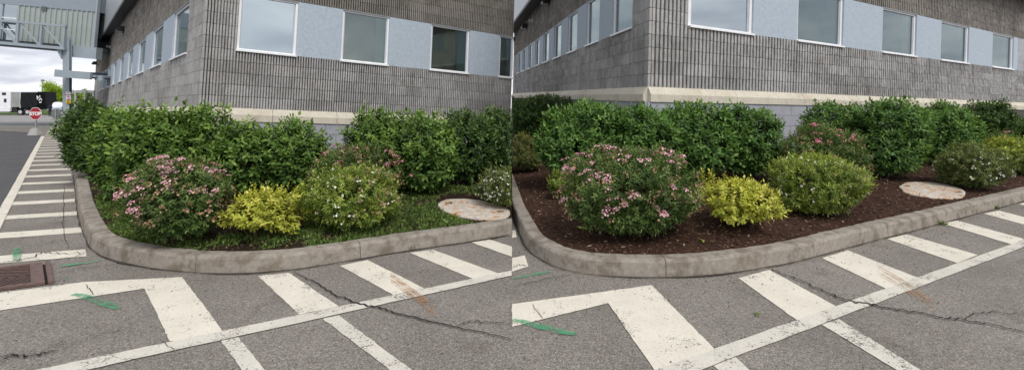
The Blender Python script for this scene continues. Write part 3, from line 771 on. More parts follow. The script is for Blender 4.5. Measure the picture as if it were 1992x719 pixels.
def building(site, label, spec):
    S_ = SITES[site]; root = empty('block_building', T(S_['T'] - Vector((0,0,S_['T'].z)))); tag(root, label, 'building')
    SZ, WT, ZS = 1.0, 2.0, spec['soffit']; zbot = (-S_['T'].z - .05)/BS
    jobs = []
    for side in 'AB':
        fr = S_[side]; W = spec[side]; sgn = -1 if side == 'A' else 1; Lw = W['len']; p = W['rib']; nrib = 8; Lb = p*nrib; dep = W['depth']; st0 = W['start']
        X = lambda s0, s1: (min(sgn*s0, sgn*s1), max(sgn*s0, sgn*s1))
        vars_ = [rib_block(p, nrib, dep, 100*ord(side)+i) for i in range(6)]
        ms = {}
        for i, (v_, f_) in enumerate(vars_):
            for m_ in (M_BLOCK, M_BLOCKT): ms[(i, m_)] = mesh('block', v_, f_, m_)
        nc = int(math.ceil(ZS/CH)); ncol = int((Lw-st0)/Lb)
        wins = W['wins']
        for c in range(nc):
            z = c*CH
            for q in range(ncol+1):
                s0, s1 = st0 + q*Lb, st0 + (q+1)*Lb
                if s1 > Lw + .001: continue
                inb = SZ-.05 < z < WT-.1
                if inb and s1 > wins[0][0]-.02 and s0 < wins[-1][1]: 
                    continue
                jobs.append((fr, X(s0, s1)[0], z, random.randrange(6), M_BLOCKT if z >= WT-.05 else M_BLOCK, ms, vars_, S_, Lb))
            # cut pieces beside the first window and at the far end
        # partial ribs up to the first window jamb
        e = wins[0][0]; k0 = st0 + int((e-st0-.02)/Lb)*Lb; nr_ = int(round((e-k0)/p))
        for c in range(nc):
            z = c*CH
            if SZ-.05 < z < WT-.1 and nr_ > 0:
                v_, f_ = rib_block(p, nr_, dep, c*7+3); MB().add(v_, f_).obj('cut_block', M_BLOCK, fr @ T((X(k0, k0+nr_*p)[0], 0, z)), root)
        rem = Lw - st0 - ncol*Lb; nr_ = int(rem/p)
        if nr_ > 0:
            for c in range(nc):
                z = c*CH
                if not (SZ-.05 < z < WT-.1):
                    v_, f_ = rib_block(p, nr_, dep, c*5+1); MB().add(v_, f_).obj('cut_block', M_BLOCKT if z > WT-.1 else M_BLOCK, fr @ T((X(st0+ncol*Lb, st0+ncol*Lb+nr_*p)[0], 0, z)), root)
        if st0:                          # splayed corner pieces, one per course
            for c in range(nc):
                xa, xb = X(0, st0-.002); xc = xb if side == 'B' else xa; x0_ = xa if side == 'B' else xb
                mb = MB(); pl = [(x0_, .0), (xc, .0), (xc, st0/.43)]
                mb.add([(x, y, 0) for x, y in pl] + [(x, y, CH-.009) for x, y in pl], [(0,1,2),(5,4,3),(0,3,4,1),(1,4,5,2),(2,5,3,0)])
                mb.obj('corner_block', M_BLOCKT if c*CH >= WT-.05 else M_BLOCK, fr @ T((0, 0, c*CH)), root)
        # backing wall, with the window band left open
        cut = .02 + max(0, (dep+.10)*spec['acute']); x0, x1 = X(cut, Lw)
        wbox('backing_wall', fr, x0, x1, dep, dep+.10, zbot, SZ-.012, M_MORTAR, root)
        wbox('backing_wall', fr, x0, x1, dep, dep+.10, WT-.004, ZS, M_MORTAR, root)
        xx = X(cut, wins[0][0]); wbox('backing_wall', fr, xx[0], xx[1], dep, dep+.10, SZ-.011, WT-.005, M_MORTAR, root)
        # stucco panels between the windows
        ends = [w_[1] for w_ in wins]; starts = [w_[0] for w_ in wins[1:]] + [Lw]
        for e0_, s0_ in zip(ends, starts):
            if s0_ - e0_ < .05: continue
            xx = X(e0_, s0_); wbox('stucco_panel', fr, xx[0], xx[1], .004, .10, SZ-.008, WT-.008, M_STUCCO, root)
        # windows
        for wi, (s0, s1) in enumerate(wins):
            xx = X(s0, s1); fw = .040*W['wid']; w_ = xx[1]-xx[0]; h_ = WT-SZ; M0 = fr @ T((xx[0], 0, SZ))
            mb = MB(); yf, yb = .035, .085
            mb.box(0, fw, yf, yb, 0, h_).box(w_-fw*1.0, w_, yf, yb, 0, h_).box(fw, w_-fw, yf, yb, .0045, .030).box(fw, w_-fw, yf, yb, h_-.045, h_-.012)
            wo_ = mb.obj('window', M_FRAME, M0, root)
            wo_['label'] = 'white framed window, number %d from the corner on the %s face' % (wi+1, 'left' if side == 'A' else 'right')
            for q0, q1 in ((fw, fw*1.5), (w_-fw*1.6, w_-fw)): MB().box(q0, q1, yf+.018, yb, .035, h_-.045).obj('glazing_bead', M_FRAMEG, M0, wo_)
            mb = MB().box(fw, w_-fw, .064, .070, .030, h_-.05)
            first = wi == 0 and side == 'B'
            mb.obj('pane', M_GLASSB if first else M_GLASS, M0, wo_)
            MB().box(-.012, w_+.012, -.03, .05, -.026, .004).obj('sill', M_FRAME, M0, wo_)
            MB().box(0, w_, .004, .10, h_-.011, h_-.0015).obj('head_flashing', M_FRAMEG, M0, wo_)
            D_ = .20
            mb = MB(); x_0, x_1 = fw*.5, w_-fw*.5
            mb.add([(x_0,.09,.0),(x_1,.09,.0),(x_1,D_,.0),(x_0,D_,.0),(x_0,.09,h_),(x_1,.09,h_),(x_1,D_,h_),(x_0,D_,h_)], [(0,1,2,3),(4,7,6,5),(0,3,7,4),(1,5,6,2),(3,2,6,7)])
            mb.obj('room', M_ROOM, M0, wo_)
            bw = .22*w_
            if side == 'B':
                MB().box(w_-fw-bw, w_-fw, .12, .13, .03, h_-.05).obj('curtain', M_CURT, M0, wo_)
            else:
                MB().box(fw, w_-fw, .14, .15, h_*random.choice([.35,.5,.6]), h_-.05).obj('blind', M_CURT, M0, wo_)
        # precast ledge
        nl = W['ledge']; x = 0.0; Pq = spec['prot']
        while x < Lw - .02:
            s1 = min(Lw, x+nl); xx = X(x + (-W['mit'] if x == 0 else .003), s1-.003); w_ = xx[1]-xx[0]
            poly = [(-.004+.0, -.002), (-Pq, -.115), (-Pq, -.23), (.08, -.23), (.08, -.002)]
            mb = MB(); n = 5; cut0 = cut1 = 0
            vv = [(0, y, z) for y, z in poly] + [(w_, y, z) for y, z in poly]
            if x == 0:
                t_ = W['mit']    # mitre at the corner
                for i, (y, z) in enumerate(poly):
                    m_ = t_*(1 - (min(0, -y)/-Pq if y < 0 else 0)) if y < 0 else t_ + .02
                    if side == 'B': vv[i] = (m_, y, z)
                    else: vv[i+5] = (w_-m_, y, z)
            mb.add(vv, [tuple(range(5)), tuple(range(9,4,-1))]+[(i, i+5, (i+1) % 5+5, (i+1) % 5) for i in range(5)])
            mb.obj('ledge_stone', M_LEDGE, fr @ T((xx[0], 0, 0)), root); x = s1
        # ground face base blocks
        Pb = Pq - .02; lb = W['base']; x = 0; q = 0
        for c in range(4):
            zt = -.232 - c*CH; off = lb/2 if c % 2 else 0
            s0 = -W['mit']*.7
            while s0 < min(Lw, 12):
                s1 = min(Lw, (math.floor((s0-off+.001)/lb)+1)*lb + off if s0 > 0 else (off if off else lb))
                if s1 - s0 > .03:
                    xx = X(s0+.003, s1-.003); wbox('base_block', fr, xx[0], xx[1], -Pb, .0, zt-CH+.006, zt, M_BASEB, root)
                s0 = s1
        x0, x1 = X(0, Lw); wbox('base_wall', fr, x0, x1, -Pb+.006, dep-.004, zbot, -.24, M_MORTAR, root)
        # eave: soffit and metal fascia
        ov = spec['over']; x0, x1 = X(-spec['corner_over'], Lw)
        wbox('soffit', fr, x0, x1, -ov, .30, ZS, ZS+.05, M_SOFF, root)
        wbox('drip_edge', fr, x0, x1, -ov-.02, -ov+.03, ZS-.05, ZS+.06, M_SOFF, root)
        sp = W['fasc']; x = x0
        while x < x1-.01:
            xe = min(x1, x+sp)
            wbox('fascia_panel', fr, x+.004, xe-.004, -ov-.015, -ov+.02, ZS+.061, ZS+1.05, M_FASC, root)
            wbox('fascia_panel', fr, x+.004, xe-.004, -ov-.014, -ov+.02, ZS+1.06, ZS+2.6, M_CLAD if site == 'L' else M_FASC, root)
            x = xe
        wbox('roof', fr, x0, x1, -ov+.021, 1.2, ZS+.051, ZS+.20, M_STEELD, root)
        # end return wall
        xe = -Lw if side == 'A' else Lw
        if side == 'A': wbox('end_wall', fr, xe, xe+.12, dep+.101, 1.2, zbot, ZS-.01, M_BLOCK, root)
    # blocks: the 300 that show largest are objects, the rest one joined part
    def score(j):
        fr, x, z, vi, m_, ms, vr, S2, Lb = j; p = fr @ Vector((x+Lb/2, 0, z+.1)); u = CX+F*p.x/p.y; v_ = CY-F*(p.z-H)/p.y
        vis = (-30 < u < 996 if site == 'L' else 996 < u < 2040) and v_ > -25
        return (0 if vis else 100) + (p-Vector((0,0,H))).length
    jobs.sort(key=score); v_, f_, rn = {}, {}, {}
    for k, j in enumerate(jobs):
        fr, x, z, vi, m_, ms, vr, S2, Lb = j; M = fr @ T((x, 0, z))
        if k < 300: put(bpy.data.objects.new('block', ms[(vi, m_)]), M, root)
        else:
            V_ = v_.setdefault(m_, []); F_ = f_.setdefault(m_, []); o = len(V_)
            V_ += [M @ Vector(q) for q in vr[vi][0]]; F_ += [tuple(i+o for i in q) for q in vr[vi][1]]
            rn.setdefault(m_, []).extend([random.random()]*len(vr[vi][0]))
    for m_ in v_:
        Mi = MW[root].inverted(); me = mesh('far_blocks', [Mi @ p for p in v_[m_]], f_[m_], m_)
        a_ = me.attributes.new('rnd', 'FLOAT', 'POINT'); a_.data.foreach_set('value', rn[m_])
        stuff(put(bpy.data.objects.new('far_blocks', me), MW[root], root))
    # wall lights and camera on the left face
    fr = S_['A']
    for s_, z in spec['lights']:
        M = fr @ T((-s_, 0, z)); k = spec['A']['wid']
        o = empty('wall_light', M); tag(o, spec['light_label'][spec['lights'].index((s_, z))], 'wall light', 'wall lights under the eave')
        MB().prism([(-.17*k,-.11),(.17*k,-.11),(.17*k,.11),(-.17*k,.11)], -.02, .02).obj('back_plate', M_DARK, M, o)
        mb = MB().add([(-.16*k,-.02,.10),(.16*k,-.02,.10),(.16*k,-.02,-.09),(-.16*k,-.02,-.09),(-.16*k,-.17,.09),(.16*k,-.17,.09),(.16*k,-.25,-.03),(-.16*k,-.25,-.03),(.16*k,-.24,-.09),(-.16*k,-.24,-.09)],
            [(0,1,5,4),(4,5,6,7),(7,6,8,9),(9,8,2,3),(0,4,7,9,3),(1,2,8,6,5)]); mb.obj('shade', M_DARK, M, o)
        MB().box(-.12*k, .12*k, -.22, -.05, -.105, -.092).obj('lens', M_FRAMEG, M, o)
    s_, z = spec['cctv']; M = fr @ T((-s_, 0, z)); k = spec['A']['wid']
    o = empty('security_camera', M); tag(o, spec['cctv_label'], 'camera')
    MB().box(-.05*k, .05*k, -.03, .0, -.08, .06).obj('bracket', M_FRAME, M, o)
    MB().tube([(0,-.03,0),(0,-.10,-.01),(.02*k,-.16,-.02)], [.03,.05,.05], 8).obj('housing', M_FRAME, M, o, True)
    MB().tube([(.02*k,-.16,-.02),(.022*k,-.175,-.022)], [.04,.03], 8).obj('lens', M_DARK, M, o, True)
    return root
def overhang(site, u, v_, zs):
    S_ = SITES[site]; A_ = np.array([np.array(S_['a']), np.array(S_['outA']), -np.array(((u-CX)/F, 1, -(v_-CY)/F))]).T
    r = np.array((0,0,H)) - np.array(S_['T']) - zs*BS*np.array(S_['n']); s_, d, t = np.linalg.solve(A_, r); print('overhang', site, s_/BS, d/BS); return d/BS
SPEC_L = dict(acute=0, soffit=3.5, over=max(.3, min(1.5, overhang('L', 242.7, 0, 3.5))), corner_over=0.2, prot=.07,
  A=dict(len=33.7, rib=.080, depth=.045, start=0.0, wins=[(1.33+3.08*k, 3.03+3.08*k-(.1 if k > 5 else 0)) for k in range(9)], wid=1.7, ledge=2.2, base=.72, mit=.06, fasc=3.0),
  B=dict(len=6.29, rib=.0447, depth=.075, start=0.0, wins=[(.49,1.426),(2.225,3.16),(4.09,5.045),(5.87,6.29)], wid=.95, ledge=1.1, base=.40, mit=.06, fasc=1.2),
  lights=[(14.5,3.03),(23.7,3.0),(33.0,3.0)], cctv=(21.2,3.0), cctv_label='small white security camera between wall lights on the left building',
  light_label=['dark wall light nearest the corner on the left building', 'middle dark wall light below the eave of the left building', 'farthest dark wall light on the left building, by the walkway bridge'])
SPEC_R = dict(acute=.42, soffit=3.25, over=max(.3, min(1.5, overhang('R', 1032.2, 0, 3.25))), corner_over=0.2, prot=.07,
  A=dict(len=18.1, rib=.050, depth=.035, start=.02, wins=[(.74+1.83*k, 1.75+1.83*k-(.08 if k > 4 else 0)) for k in range(9)], wid=1.0, ledge=1.4, base=.42, mit=.06, fasc=1.8),
  B=dict(len=17.0, rib=.0876, depth=.105, start=.05, wins=[(.87,2.483),(3.815,5.432),(7.053,8.688),(10.04,11.764),(13.43,15.1)], wid=1.6, ledge=2.0, base=.72, mit=.06, fasc=2.2),
  lights=[(8.16,2.94),(13.2,2.88),(17.7,2.87)], cctv=(11.6,2.87), cctv_label='small white security camera between wall lights on the right building',
  light_label=['dark wall light nearest the corner on the right building', 'middle dark wall light below the eave of the right building', 'farthest dark wall light on the right building, at the picture seam'])
building('L', 'ribbed grey block building behind the weedy flower bed, windows in a blue band', SPEC_L)
building('R', 'ribbed grey block building behind the dark mulch flower bed, windows in a blue band', SPEC_R)

# ------------------------------------------------------------------ shrubs
HG = 'tall dark green shrubs along the walls'
kw = dict(leaf=.072, lw=.54, shag=.24, power=2.3, ratio=.8, group=HG, name='leafy_shrub', dens=2.5, lamp=.24)
for u0,u1,vt,vb,m,lab in [
  (130,212,194,300,L_FAR,'dark leafy shrub farthest back along the hatched walkway'),
  (115,262,214,334,L_FAR,'dark leafy shrub overhanging the kerb beside the hatched walkway'),
  (170,298,210,374,L_DARK,'leafy shrub behind the left pink bush, at the bend of the walkway'),
  (222,392,220,388,L_DARK,'shaggy green shrub rising right behind the left pink bush'),
  (325,462,212,372,L_DARK,'broad leafy shrub in front of the left building corner'),
  (415,520,246,376,L_DARK,'lower leafy shrub between the corner shrub and the bare grey wall gap'),
  (498,634,240,364,L_DARK,'leafy shrub left of the bare grey wall gap, behind the golden bush'),
  (672,785,216,354,L_DARK,'leafy shrub right of the bare grey wall gap, with long top shoots'),
  (752,885,224,366,L_DARK,'leafy shrub left of the lid in the weedy bed'),
  (850,962,222,346,L_FAR,'dark leafy shrub behind the lid in the weedy bed'),
  (918,1030,215,332,L_FAR,'dark leafy shrub at the right end of the weedy bed')]:
    shrub('L', u0, u1, vt, vb, m, lab, **kw)
kw = dict(leaf=.072, lw=.54, shag=.07, power=2.6, ratio=.8, group=HG, name='leafy_shrub', lumps=22, dens=2.6, lamp=.28)
for u0,u1,vt,vb,m,lab in [
  (975,1078,163,222,L_FAR,'dark clipped shrub farthest back along the right building'),
  (960,1142,190,268,L_FAR,'dark clipped shrub second from the back along the right building'),
  (1050,1228,204,345,L_HEDGE,'clipped glossy shrub at the left end of the right building corner'),
  (1160,1325,213,340,L_HEDGE,'clipped glossy shrub behind the right pink bush, left of centre'),
  (1265,1428,207,336,L_HEDGE,'clipped glossy shrub behind the right pink and golden bushes'),
  (1385,1521,212,337,L_HEDGE,'clipped glossy shrub left of the bare grey wall gap in the mulch bed'),
  (1560,1690,205,318,L_HEDGE,'clipped glossy shrub right of the bare grey wall gap in the mulch bed'),
  (1655,1808,199,334,L_HEDGE,'clipped glossy shrub left of the lid in the mulch bed'),
  (1765,1908,205,312,L_HEDGE,'clipped glossy shrub behind the lid in the mulch bed'),
  (1870,1976,201,292,L_FAR,'dark clipped shrub behind the right white flowered bush'),
  (1935,2060,232,280,L_FAR,'low dark shrub at the far right end of the mulch bed')]:
    shrub('R', u0, u1, vt, vb, m, lab, **kw)
sp = dict(leaf=.040, lw=.42, shag=.14, power=2.2, ratio=.85, lumps=22, dens=1.6, lamp=.28, fall=.07)
upleft = lambda d: np.clip(.25 + .8*d[:,2] - .45*d[:,0] - .25*d[:,1]*0, .03, 1)
# pink bushes
for site, bb, lab, lab2 in (('L', (240,446,312,460), 'rounded spirea bush with pink flower heads in the weedy bed, nearest the kerb', 0), ('R', (1103,1357,290,452), 'rounded spirea bush with pink flower heads in the dark mulch, nearest the kerb', 0)):
    S_ = shrub(site, *bb, L_SPIR, lab, name='pink_spirea', **sp)
    flower_heads(S_, 160, P_PINK, .027, bias=upleft, zmin=-.15)
    flower_stuff(S_, 150, P_BROWN, 'spent_flowers', .011, 9, .016)
for site, bb, lab in (('L', (612,778,283,384), 'spirea bush with rose pink flowers behind the white flowered bush, left half'), ('R', (1520,1686,246,358), 'spirea bush with rose pink flowers behind the yellow green bush, right half')):
    S_ = shrub(site, *bb, L_SPIR, lab, name='pink_spirea', **sp)
    flower_heads(S_, 60, P_ROSE, .028, bias=lambda d: np.clip(.5*d[:,2] + .3 + .3*np.abs(d[:,0]), .05, 1), zmin=-.1)
    flower_stuff(S_, 170, P_BROWN, 'spent_flowers', .011, 9, .016)
# golden bushes
gd = dict(leaf=.044, lw=.55, shag=.16, power=2.0, ratio=.8, lumps=13, dens=.9, lamp=.52, fall=.05, name='golden_bush')
shrub('L', 437, 596, 364, 449, L_YEL, 'small bright yellow leaved bush in the weedy bed', **gd)
shrub('R', 1345, 1518, 342, 434, L_YEL, 'small bright yellow leaved bush in the dark mulch', **gd)
# yellow green bushes with white flowers
for site, bb, lab in (('L', (580,770,327,439), 'rounded yellow green bush with small white flowers in the weedy bed'), ('R', (1498,1689,301,412), 'rounded yellow green bush with few white flowers in the dark mulch')):
    S_ = shrub(site, *bb, L_YGR, lab, name='white_flowered_bush', **sp)
    flower_stuff(S_, 60 if site == 'L' else 45, P_WHITE, 'white_flowers', .012, 4, .014)
    flower_stuff(S_, 90, P_BROWN, 'spent_flowers', .010, 7, .014, bias=lambda d: np.clip(.2 + .5*d[:,0], .05, 1))
for site, bb, lab in (('L', (933,1060,327,400), 'small leaved bush dotted with white flowers beside the lid, left half'), ('R', (1818,1972,281,362), 'small leaved bush dotted with white flowers beside the lid, right half')):
    S_ = shrub(site, *bb, L_POT, lab, name='white_flowered_bush', **dict(sp, shag=.2))
    flower_stuff(S_, 105, P_WHITE, 'white_flowers', .014, 2, .016)
S_ = shrub('R', 1890, 2060, 268, 334, L_YGR, 'yellow green bush at the far right end of the mulch bed', name='golden_bush', **sp)
flower_stuff(S_, 120, L_YEL, 'golden_shoots', .02, 5, .03, bias=lambda d: np.clip(d[:,2], .02, 1))
S_ = shrub('R', 1915, 1975, 256, 312, L_SPIR, 'small pink flowered bush behind the far right golden bush', name='pink_spirea', **sp)
flower_heads(S_, 14, P_ROSE, .036)
shrub('R', 980, 1064, 262, 326, L_ORG, 'bronze tinged low bush at the left end of the mulch bed', name='bronze_bush', **sp)
shrub('R', 1070, 1124, 332, 380, L_YGR, 'small yellow green bush left of the right pink bush', name='golden_bush', **sp)
# fallen leaves
for (u, v_, z, lab, sc) in ((1130,453,.15,'large pale green leaf lying on the dark mulch',.085), (1476,612,.004,'dark green leaf lying on the asphalt between two bay bars',.04), (1369,474,.15,'small curled leaf on the mulch near the kerb',.04)):
    p = G(u, v_, z); p.z = (bedz(p.x, p.y) + .02) if z > .1 else .012
    a = rng.uniform(0, 6.28, 3); me = leaf_mesh('leaf', np.zeros((3,3)) + rng.normal(0, sc*.15, (3,3))*np.array([1,1,.1]), np.stack([np.cos(a), np.sin(a), np.full(3,.05)], 1), np.tile([0,0,1.], (3,1)), np.full(3, sc), np.full(3, sc*.6), np.array([.9,.7,1.]), L_TREE if z > .1 else L_SPIR, .15, .1)
    tag(put(bpy.data.objects.new('fallen_leaf', me), T(p)), lab, 'leaf')

# ------------------------------------------------------------------ background on the left: bridge, signs, lorry
# elevated walkway bridge
BY = 28.0
o0_ = at(-60, 100, BY); xd = (at(183, 113.5, BY) - at(-60, 92.3, BY)).normalized(); yd = Vector((0,1,0)); zd = xd.cross(yd).normalized()
BM = Matrix(((xd.x, yd.x, zd.x, o0_.x), (xd.y, yd.y, zd.y, o0_.y), (xd.z, yd.z, zd.z, o0_.z), (0,0,0,1)))
sc = BY/F                                             # metres per pixel at the bridge
bridge = empty('walkway_bridge', BM); tag(bridge, 'enclosed elevated walkway bridge with ribbed metal cladding crossing to the left building', 'bridge')
bx = lambda u: (u+60)*sc/xd.x                         # pixel column to bridge x
bz = lambda u, v_: (100 - v_ + (u+60)*.0872)*sc       # pixel to bridge z, lines slope .087
zT, zB = bz(60, 13), bz(60, 82)
def bbox(name, x0, x1, y0, y1, z0, z1, mat): return MB().box(0, x1-x0, y0, y1, z0, z1).obj(name, mat, BM @ T((x0, 0, 0)), bridge)
bbox('roof_band', bx(-260), bx(181), -.05, 3.2, zT, zT + 1.1, M_ROOFB)
bbox('floor_slab', bx(-260), bx(181), .06, 3.2, zB-.35, zB, M_STEELD)
bbox('back_wall', bx(-260), bx(181), 3.0, 3.1, zB, zT, M_CLAD)
for (u0, u1, pw) in ((30,122,10.2), (124,181,9.5), (-260,-70,10.2)):
    u = u0
    while u < u1-2:
        e = min(u1, u+pw)
        MB().box(0, bx(e)-bx(u)-.012, 0, .06, 0, zT-zB-.01).box(0, .05, -.06, 0, 0, zT-zB-.01).obj('cladding_panel', M_CLAD, BM @ T((bx(u), 0, zB+.005)), bridge); u = e
w_ = bbox('window', bx(-70), bx(29.5), .02, .05, zB, zT, M_GLASSB)
for u in (-69, -36, -3, 28.5): MB().box(-.05, .05, -.03, .019, zB, zT).obj('mullion', M_STEEL, BM @ T((bx(u),0,0)), w_)
for q in (.3, .62): MB().box(bx(-69), bx(28.5), -.025, .015, zB+(zT-zB)*q-.03, zB+(zT-zB)*q+.03).obj('transom', M_FRAME, BM, w_)
MB().box(bx(75.5), bx(84), -.08, -.05, bz(80,22), bz(80,13)).obj('vent', M_STEELD, BM, bridge)
# truss in front
bt = lambda u: ((u-CX)/F*(BY-.88) - o0_.x)/xd.x
zc1, zc0 = bz(60,47)-.02, bz(60,89)-.02
for nme, z, h_ in (('top_chord', zc1, .11), ('bottom_chord', zc0, .17)): MB().box(0, bt(124)-bt(-260), -.95, -.80, z-h_/2, z+h_/2).obj(nme, M_STEEL, BM @ T((bt(-260),0,0)), bridge)
ups = [-240, -195, -150, -105, -60, -15, 31, 76.5, 121]
for u in ups: MB().box(-.05, .05, -.93, -.82, zc0, zc1).obj('truss_post', M_STEEL, BM @ T((bt(u),0,0)), bridge)
for k in range(len(ups)-1):
    a, b_ = (zc1, zc0)
    MB().bar((bt(ups[k]), -.875, a), (bt(ups[k+1]), -.875, b_), .075, .07).obj('truss_diagonal', M_STEEL, BM, bridge)
bbox('walkway_deck', bx(-260), bx(124), -.80, .05, zc0-.18, zc0-.02, M_STEELD)
bbox('edge_beam', bx(134), bx(197), -.4, .02, bz(160,113), bz(160,91), M_STEEL)
MB().box(bx(180), bx(183), -.10, .10, bz(180,95), zT+1.2).obj('corner_trim', M_STEEL, BM, bridge)
# column
cb = at(131, 197, BY-.6); cb.z = zr(BY); ct = at(131, 73, BY-.6)
colm = empty('steel_column', T(cb)); tag(colm, 'blue grey steel column carrying the walkway bridge beside the shrubs', 'column')
hc = ct.z - cb.z; hw = 6.2*sc
MB().box(-hw, hw, -.09, -.06, 0, hc).box(-hw, hw, .06, .09, 0, hc).box(-.02, .02, -.06, .06, 0, hc).obj('shaft', M_STEEL, T(cb), colm)
MB().box(-hw*1.5, hw*1.5, -.35, .35, -.02, .03).obj('base_plate', M_STEEL, T(cb), colm)
MB().prism([(-hw*2.4, hc-.75), (-hw, hc-1.3), (-hw, hc-.55), (-hw*2.4, hc-.55)], -.18, .18).obj('bracket', M_STEEL, T(cb), colm)
# canopy on the column
cp = at(105, 148, BY-1.5+1.2) + Vector((1.2,0,0)); cn = empty('entrance_canopy', T(cp)); tag(cn, 'flat grey metal entrance canopy between the steel column and the left building', 'canopy')
cx_ = Vector((1, 0, -.085)).normalized(); CM = Matrix(((cx_.x,0,-cx_.z,cp.x),(0,1,0,cp.y),(cx_.z,0,cx_.x,cp.z),(0,0,0,1)))
Lc = 66*sc
MB().box(0, Lc, -1.2, -1.05, -.10, .32).obj('front_beam', M_STEEL, CM, cn)
MB().box(Lc, Lc+14*sc, -.9, -.75, -.12, .18).obj('front_beam', M_STEEL, CM, cn)
MB().box(0, .1, -1.05, 2.2, -.10, .30).obj('side_beam', M_STEEL, CM, cn)
for k in range(4): MB().box(.1+k*Lc*.26, .1+k*Lc*.26+Lc*.25, -1.04, 2.2, .0+.02*k, .12+.02*k).obj('canopy_panel', M_STEEL, CM, cn)
# white hand rail by the end of the wall
rp = at(133, 197, BY+1.5); rp.z = zr(BY); rl = empty('hand_rail', T(rp)); tag(rl, 'white metal hand rail above the shrubs at the end of the left building', 'railing')
rh = at(133, 176, BY+1.5).z - rp.z; Lr = 51*(BY+1.5)/F
MB().box(0, Lr, -.05, .05, rh-.15, rh).obj('top_rail', M_RAILW, T(rp), rl)
MB().box(0, Lr, -.02, .02, rh-.75, rh-.70).obj('mid_rail', M_RAILW, T(rp), rl)
for q in (.02, .28, .64, .97): MB().box(Lr*q-.06, Lr*q+.06, -.045, .045, 0, rh-.15).obj('post', M_RAILW, T(rp), rl)
# lettering helper
def text(name, body, size, mat, M, parent, bold=.0, align='CENTER'):
    cu = bpy.data.curves.new(name, 'FONT'); cu.body = body; cu.size = size; cu.align_x = align; cu.align_y = 'CENTER'; cu.extrude = .0015; cu.offset = bold
    t = bpy.data.objects.new(name, cu); COL.objects.link(t); bpy.context.view_layer.update()
    me = bpy.data.meshes.new_from_object(t.evaluated_get(bpy.context.evaluated_depsgraph_get())); bpy.data.objects.remove(t)
    me.materials.clear(); me.materials.append(mat); return put(bpy.data.objects.new(name, me), M, parent)
FACE = Matrix.Rotation(R(90), 4, 'X')                 # stands text upright, facing the camera
M_RED = m_plain('sign red', (.36,.012,.03), .45, .4, 0, .04); M_SWHITE = m_plain('sign white', (.75,.75,.74), .45, .4, 0, .03)
M_SYEL = m_plain('sign yellow', (.72,.50,.02), .5); M_SGREY = m_plain('weathered aluminium', (.17,.18,.178), .7, .3)
M_POST = m_plain('galvanised post', (.30,.31,.31), .5, .5, .2)
def oct_(r): return [(r*math.cos(R(22.5+45*k)), r*math.sin(R(22.5+45*k))) for k in range(8)]
def stop_sign(u, vc, vb, wpx, back, lab):
    Y = H*F/(vb-CY); p = G(u, vb); k = Y/F; zc_ = H-(vc-CY)*k; r = wpx*k/2/math.cos(R(22.5))
    root = empty('stop_sign', T(p)); tag(root, lab, 'stop sign', 'portable stop signs')
    M = T((p.x, p.y, zc_))
    pl = MB().prism(oct_(r), -.004, .004).obj('plate', M_SGREY if back else M_SWHITE, M, root)
    if not back:
        MB().prism(oct_(r*.93), -.0075, -.0041).obj('red_face', M_RED, M, pl)
        text('lettering', 'STOP', r*.70, M_SWHITE, M @ T((0,-.0095,-.01)) @ FACE, pl, .012*r/.3)
    y0 = -.05 if back else .008
    MB().box(-.028, .028, y0, y0+.04, .28, zc_ + r*(.9 if back else .6)).obj('post', M_POST, T(p), root)
    b, t_, h_ = 10.5*k, 6*k, 14.5*k
    MB().add([(-b,-b*.7,0),(b,-b*.7,0),(b,b*.7,0),(-b,b*.7,0),(-t_,-t_*.6,h_),(t_,-t_*.6,h_),(t_,t_*.6,h_),(-t_,t_*.6,h_)], [(0,3,2,1),(4,5,6,7),(0,1,5,4),(1,2,6,5),(2,3,7,6),(3,0,4,7)]).obj('concrete_foot', M_SIGNBASE, T(p), root, bevel=.02)
stop_sign(69, 221, 263.5, 23.5, False, 'red octagonal STOP sign on a concrete foot beside the walkway')
stop_sign(109.5, 221.5, 258, 19.5, True, 'grey back of an octagonal stop sign half hidden by the shrubs')
# notices on the column
def notice(name, u0, u1, v0, v1, mat, lines, tm, lab):
    Y = BY-.75; a, b_ = at(u0, v1, Y), at(u1, v0, Y); p = Vector(((a.x+b_.x)/2, Y, (a.z+b_.z)/2)); w_, h_ = b_.x-a.x, b_.z-a.z
    o = MB().box(-w_/2, w_/2, -.006, .055, -h_/2, h_/2).obj(name, mat, T(p)); tag(o, lab, 'sign', 'notices on the column')
    for i, t_ in enumerate(lines): text('lettering', t_, h_/len(lines)*.72, tm, T((p.x, p.y-.009, p.z + h_*(.5-(i+.5)/len(lines)))) @ FACE, o, .004)
notice('notice', 128.5, 137.5, 179, 186.2, M_SWHITE, ['NO', 'PARKING'], M_RED, 'upper white notice with red letters on the steel column')
notice('notice', 128.5, 137.5, 186.6, 194.2, M_SWHITE, ['FIRE', 'LANE'], M_RED, 'middle white notice with red letters on the steel column')
notice('notice', 128.5, 137.5, 195, 201.5, M_SYEL, ['TOW', 'ZONE'], M_DARK, 'yellow notice with black letters at the foot of the steel column')
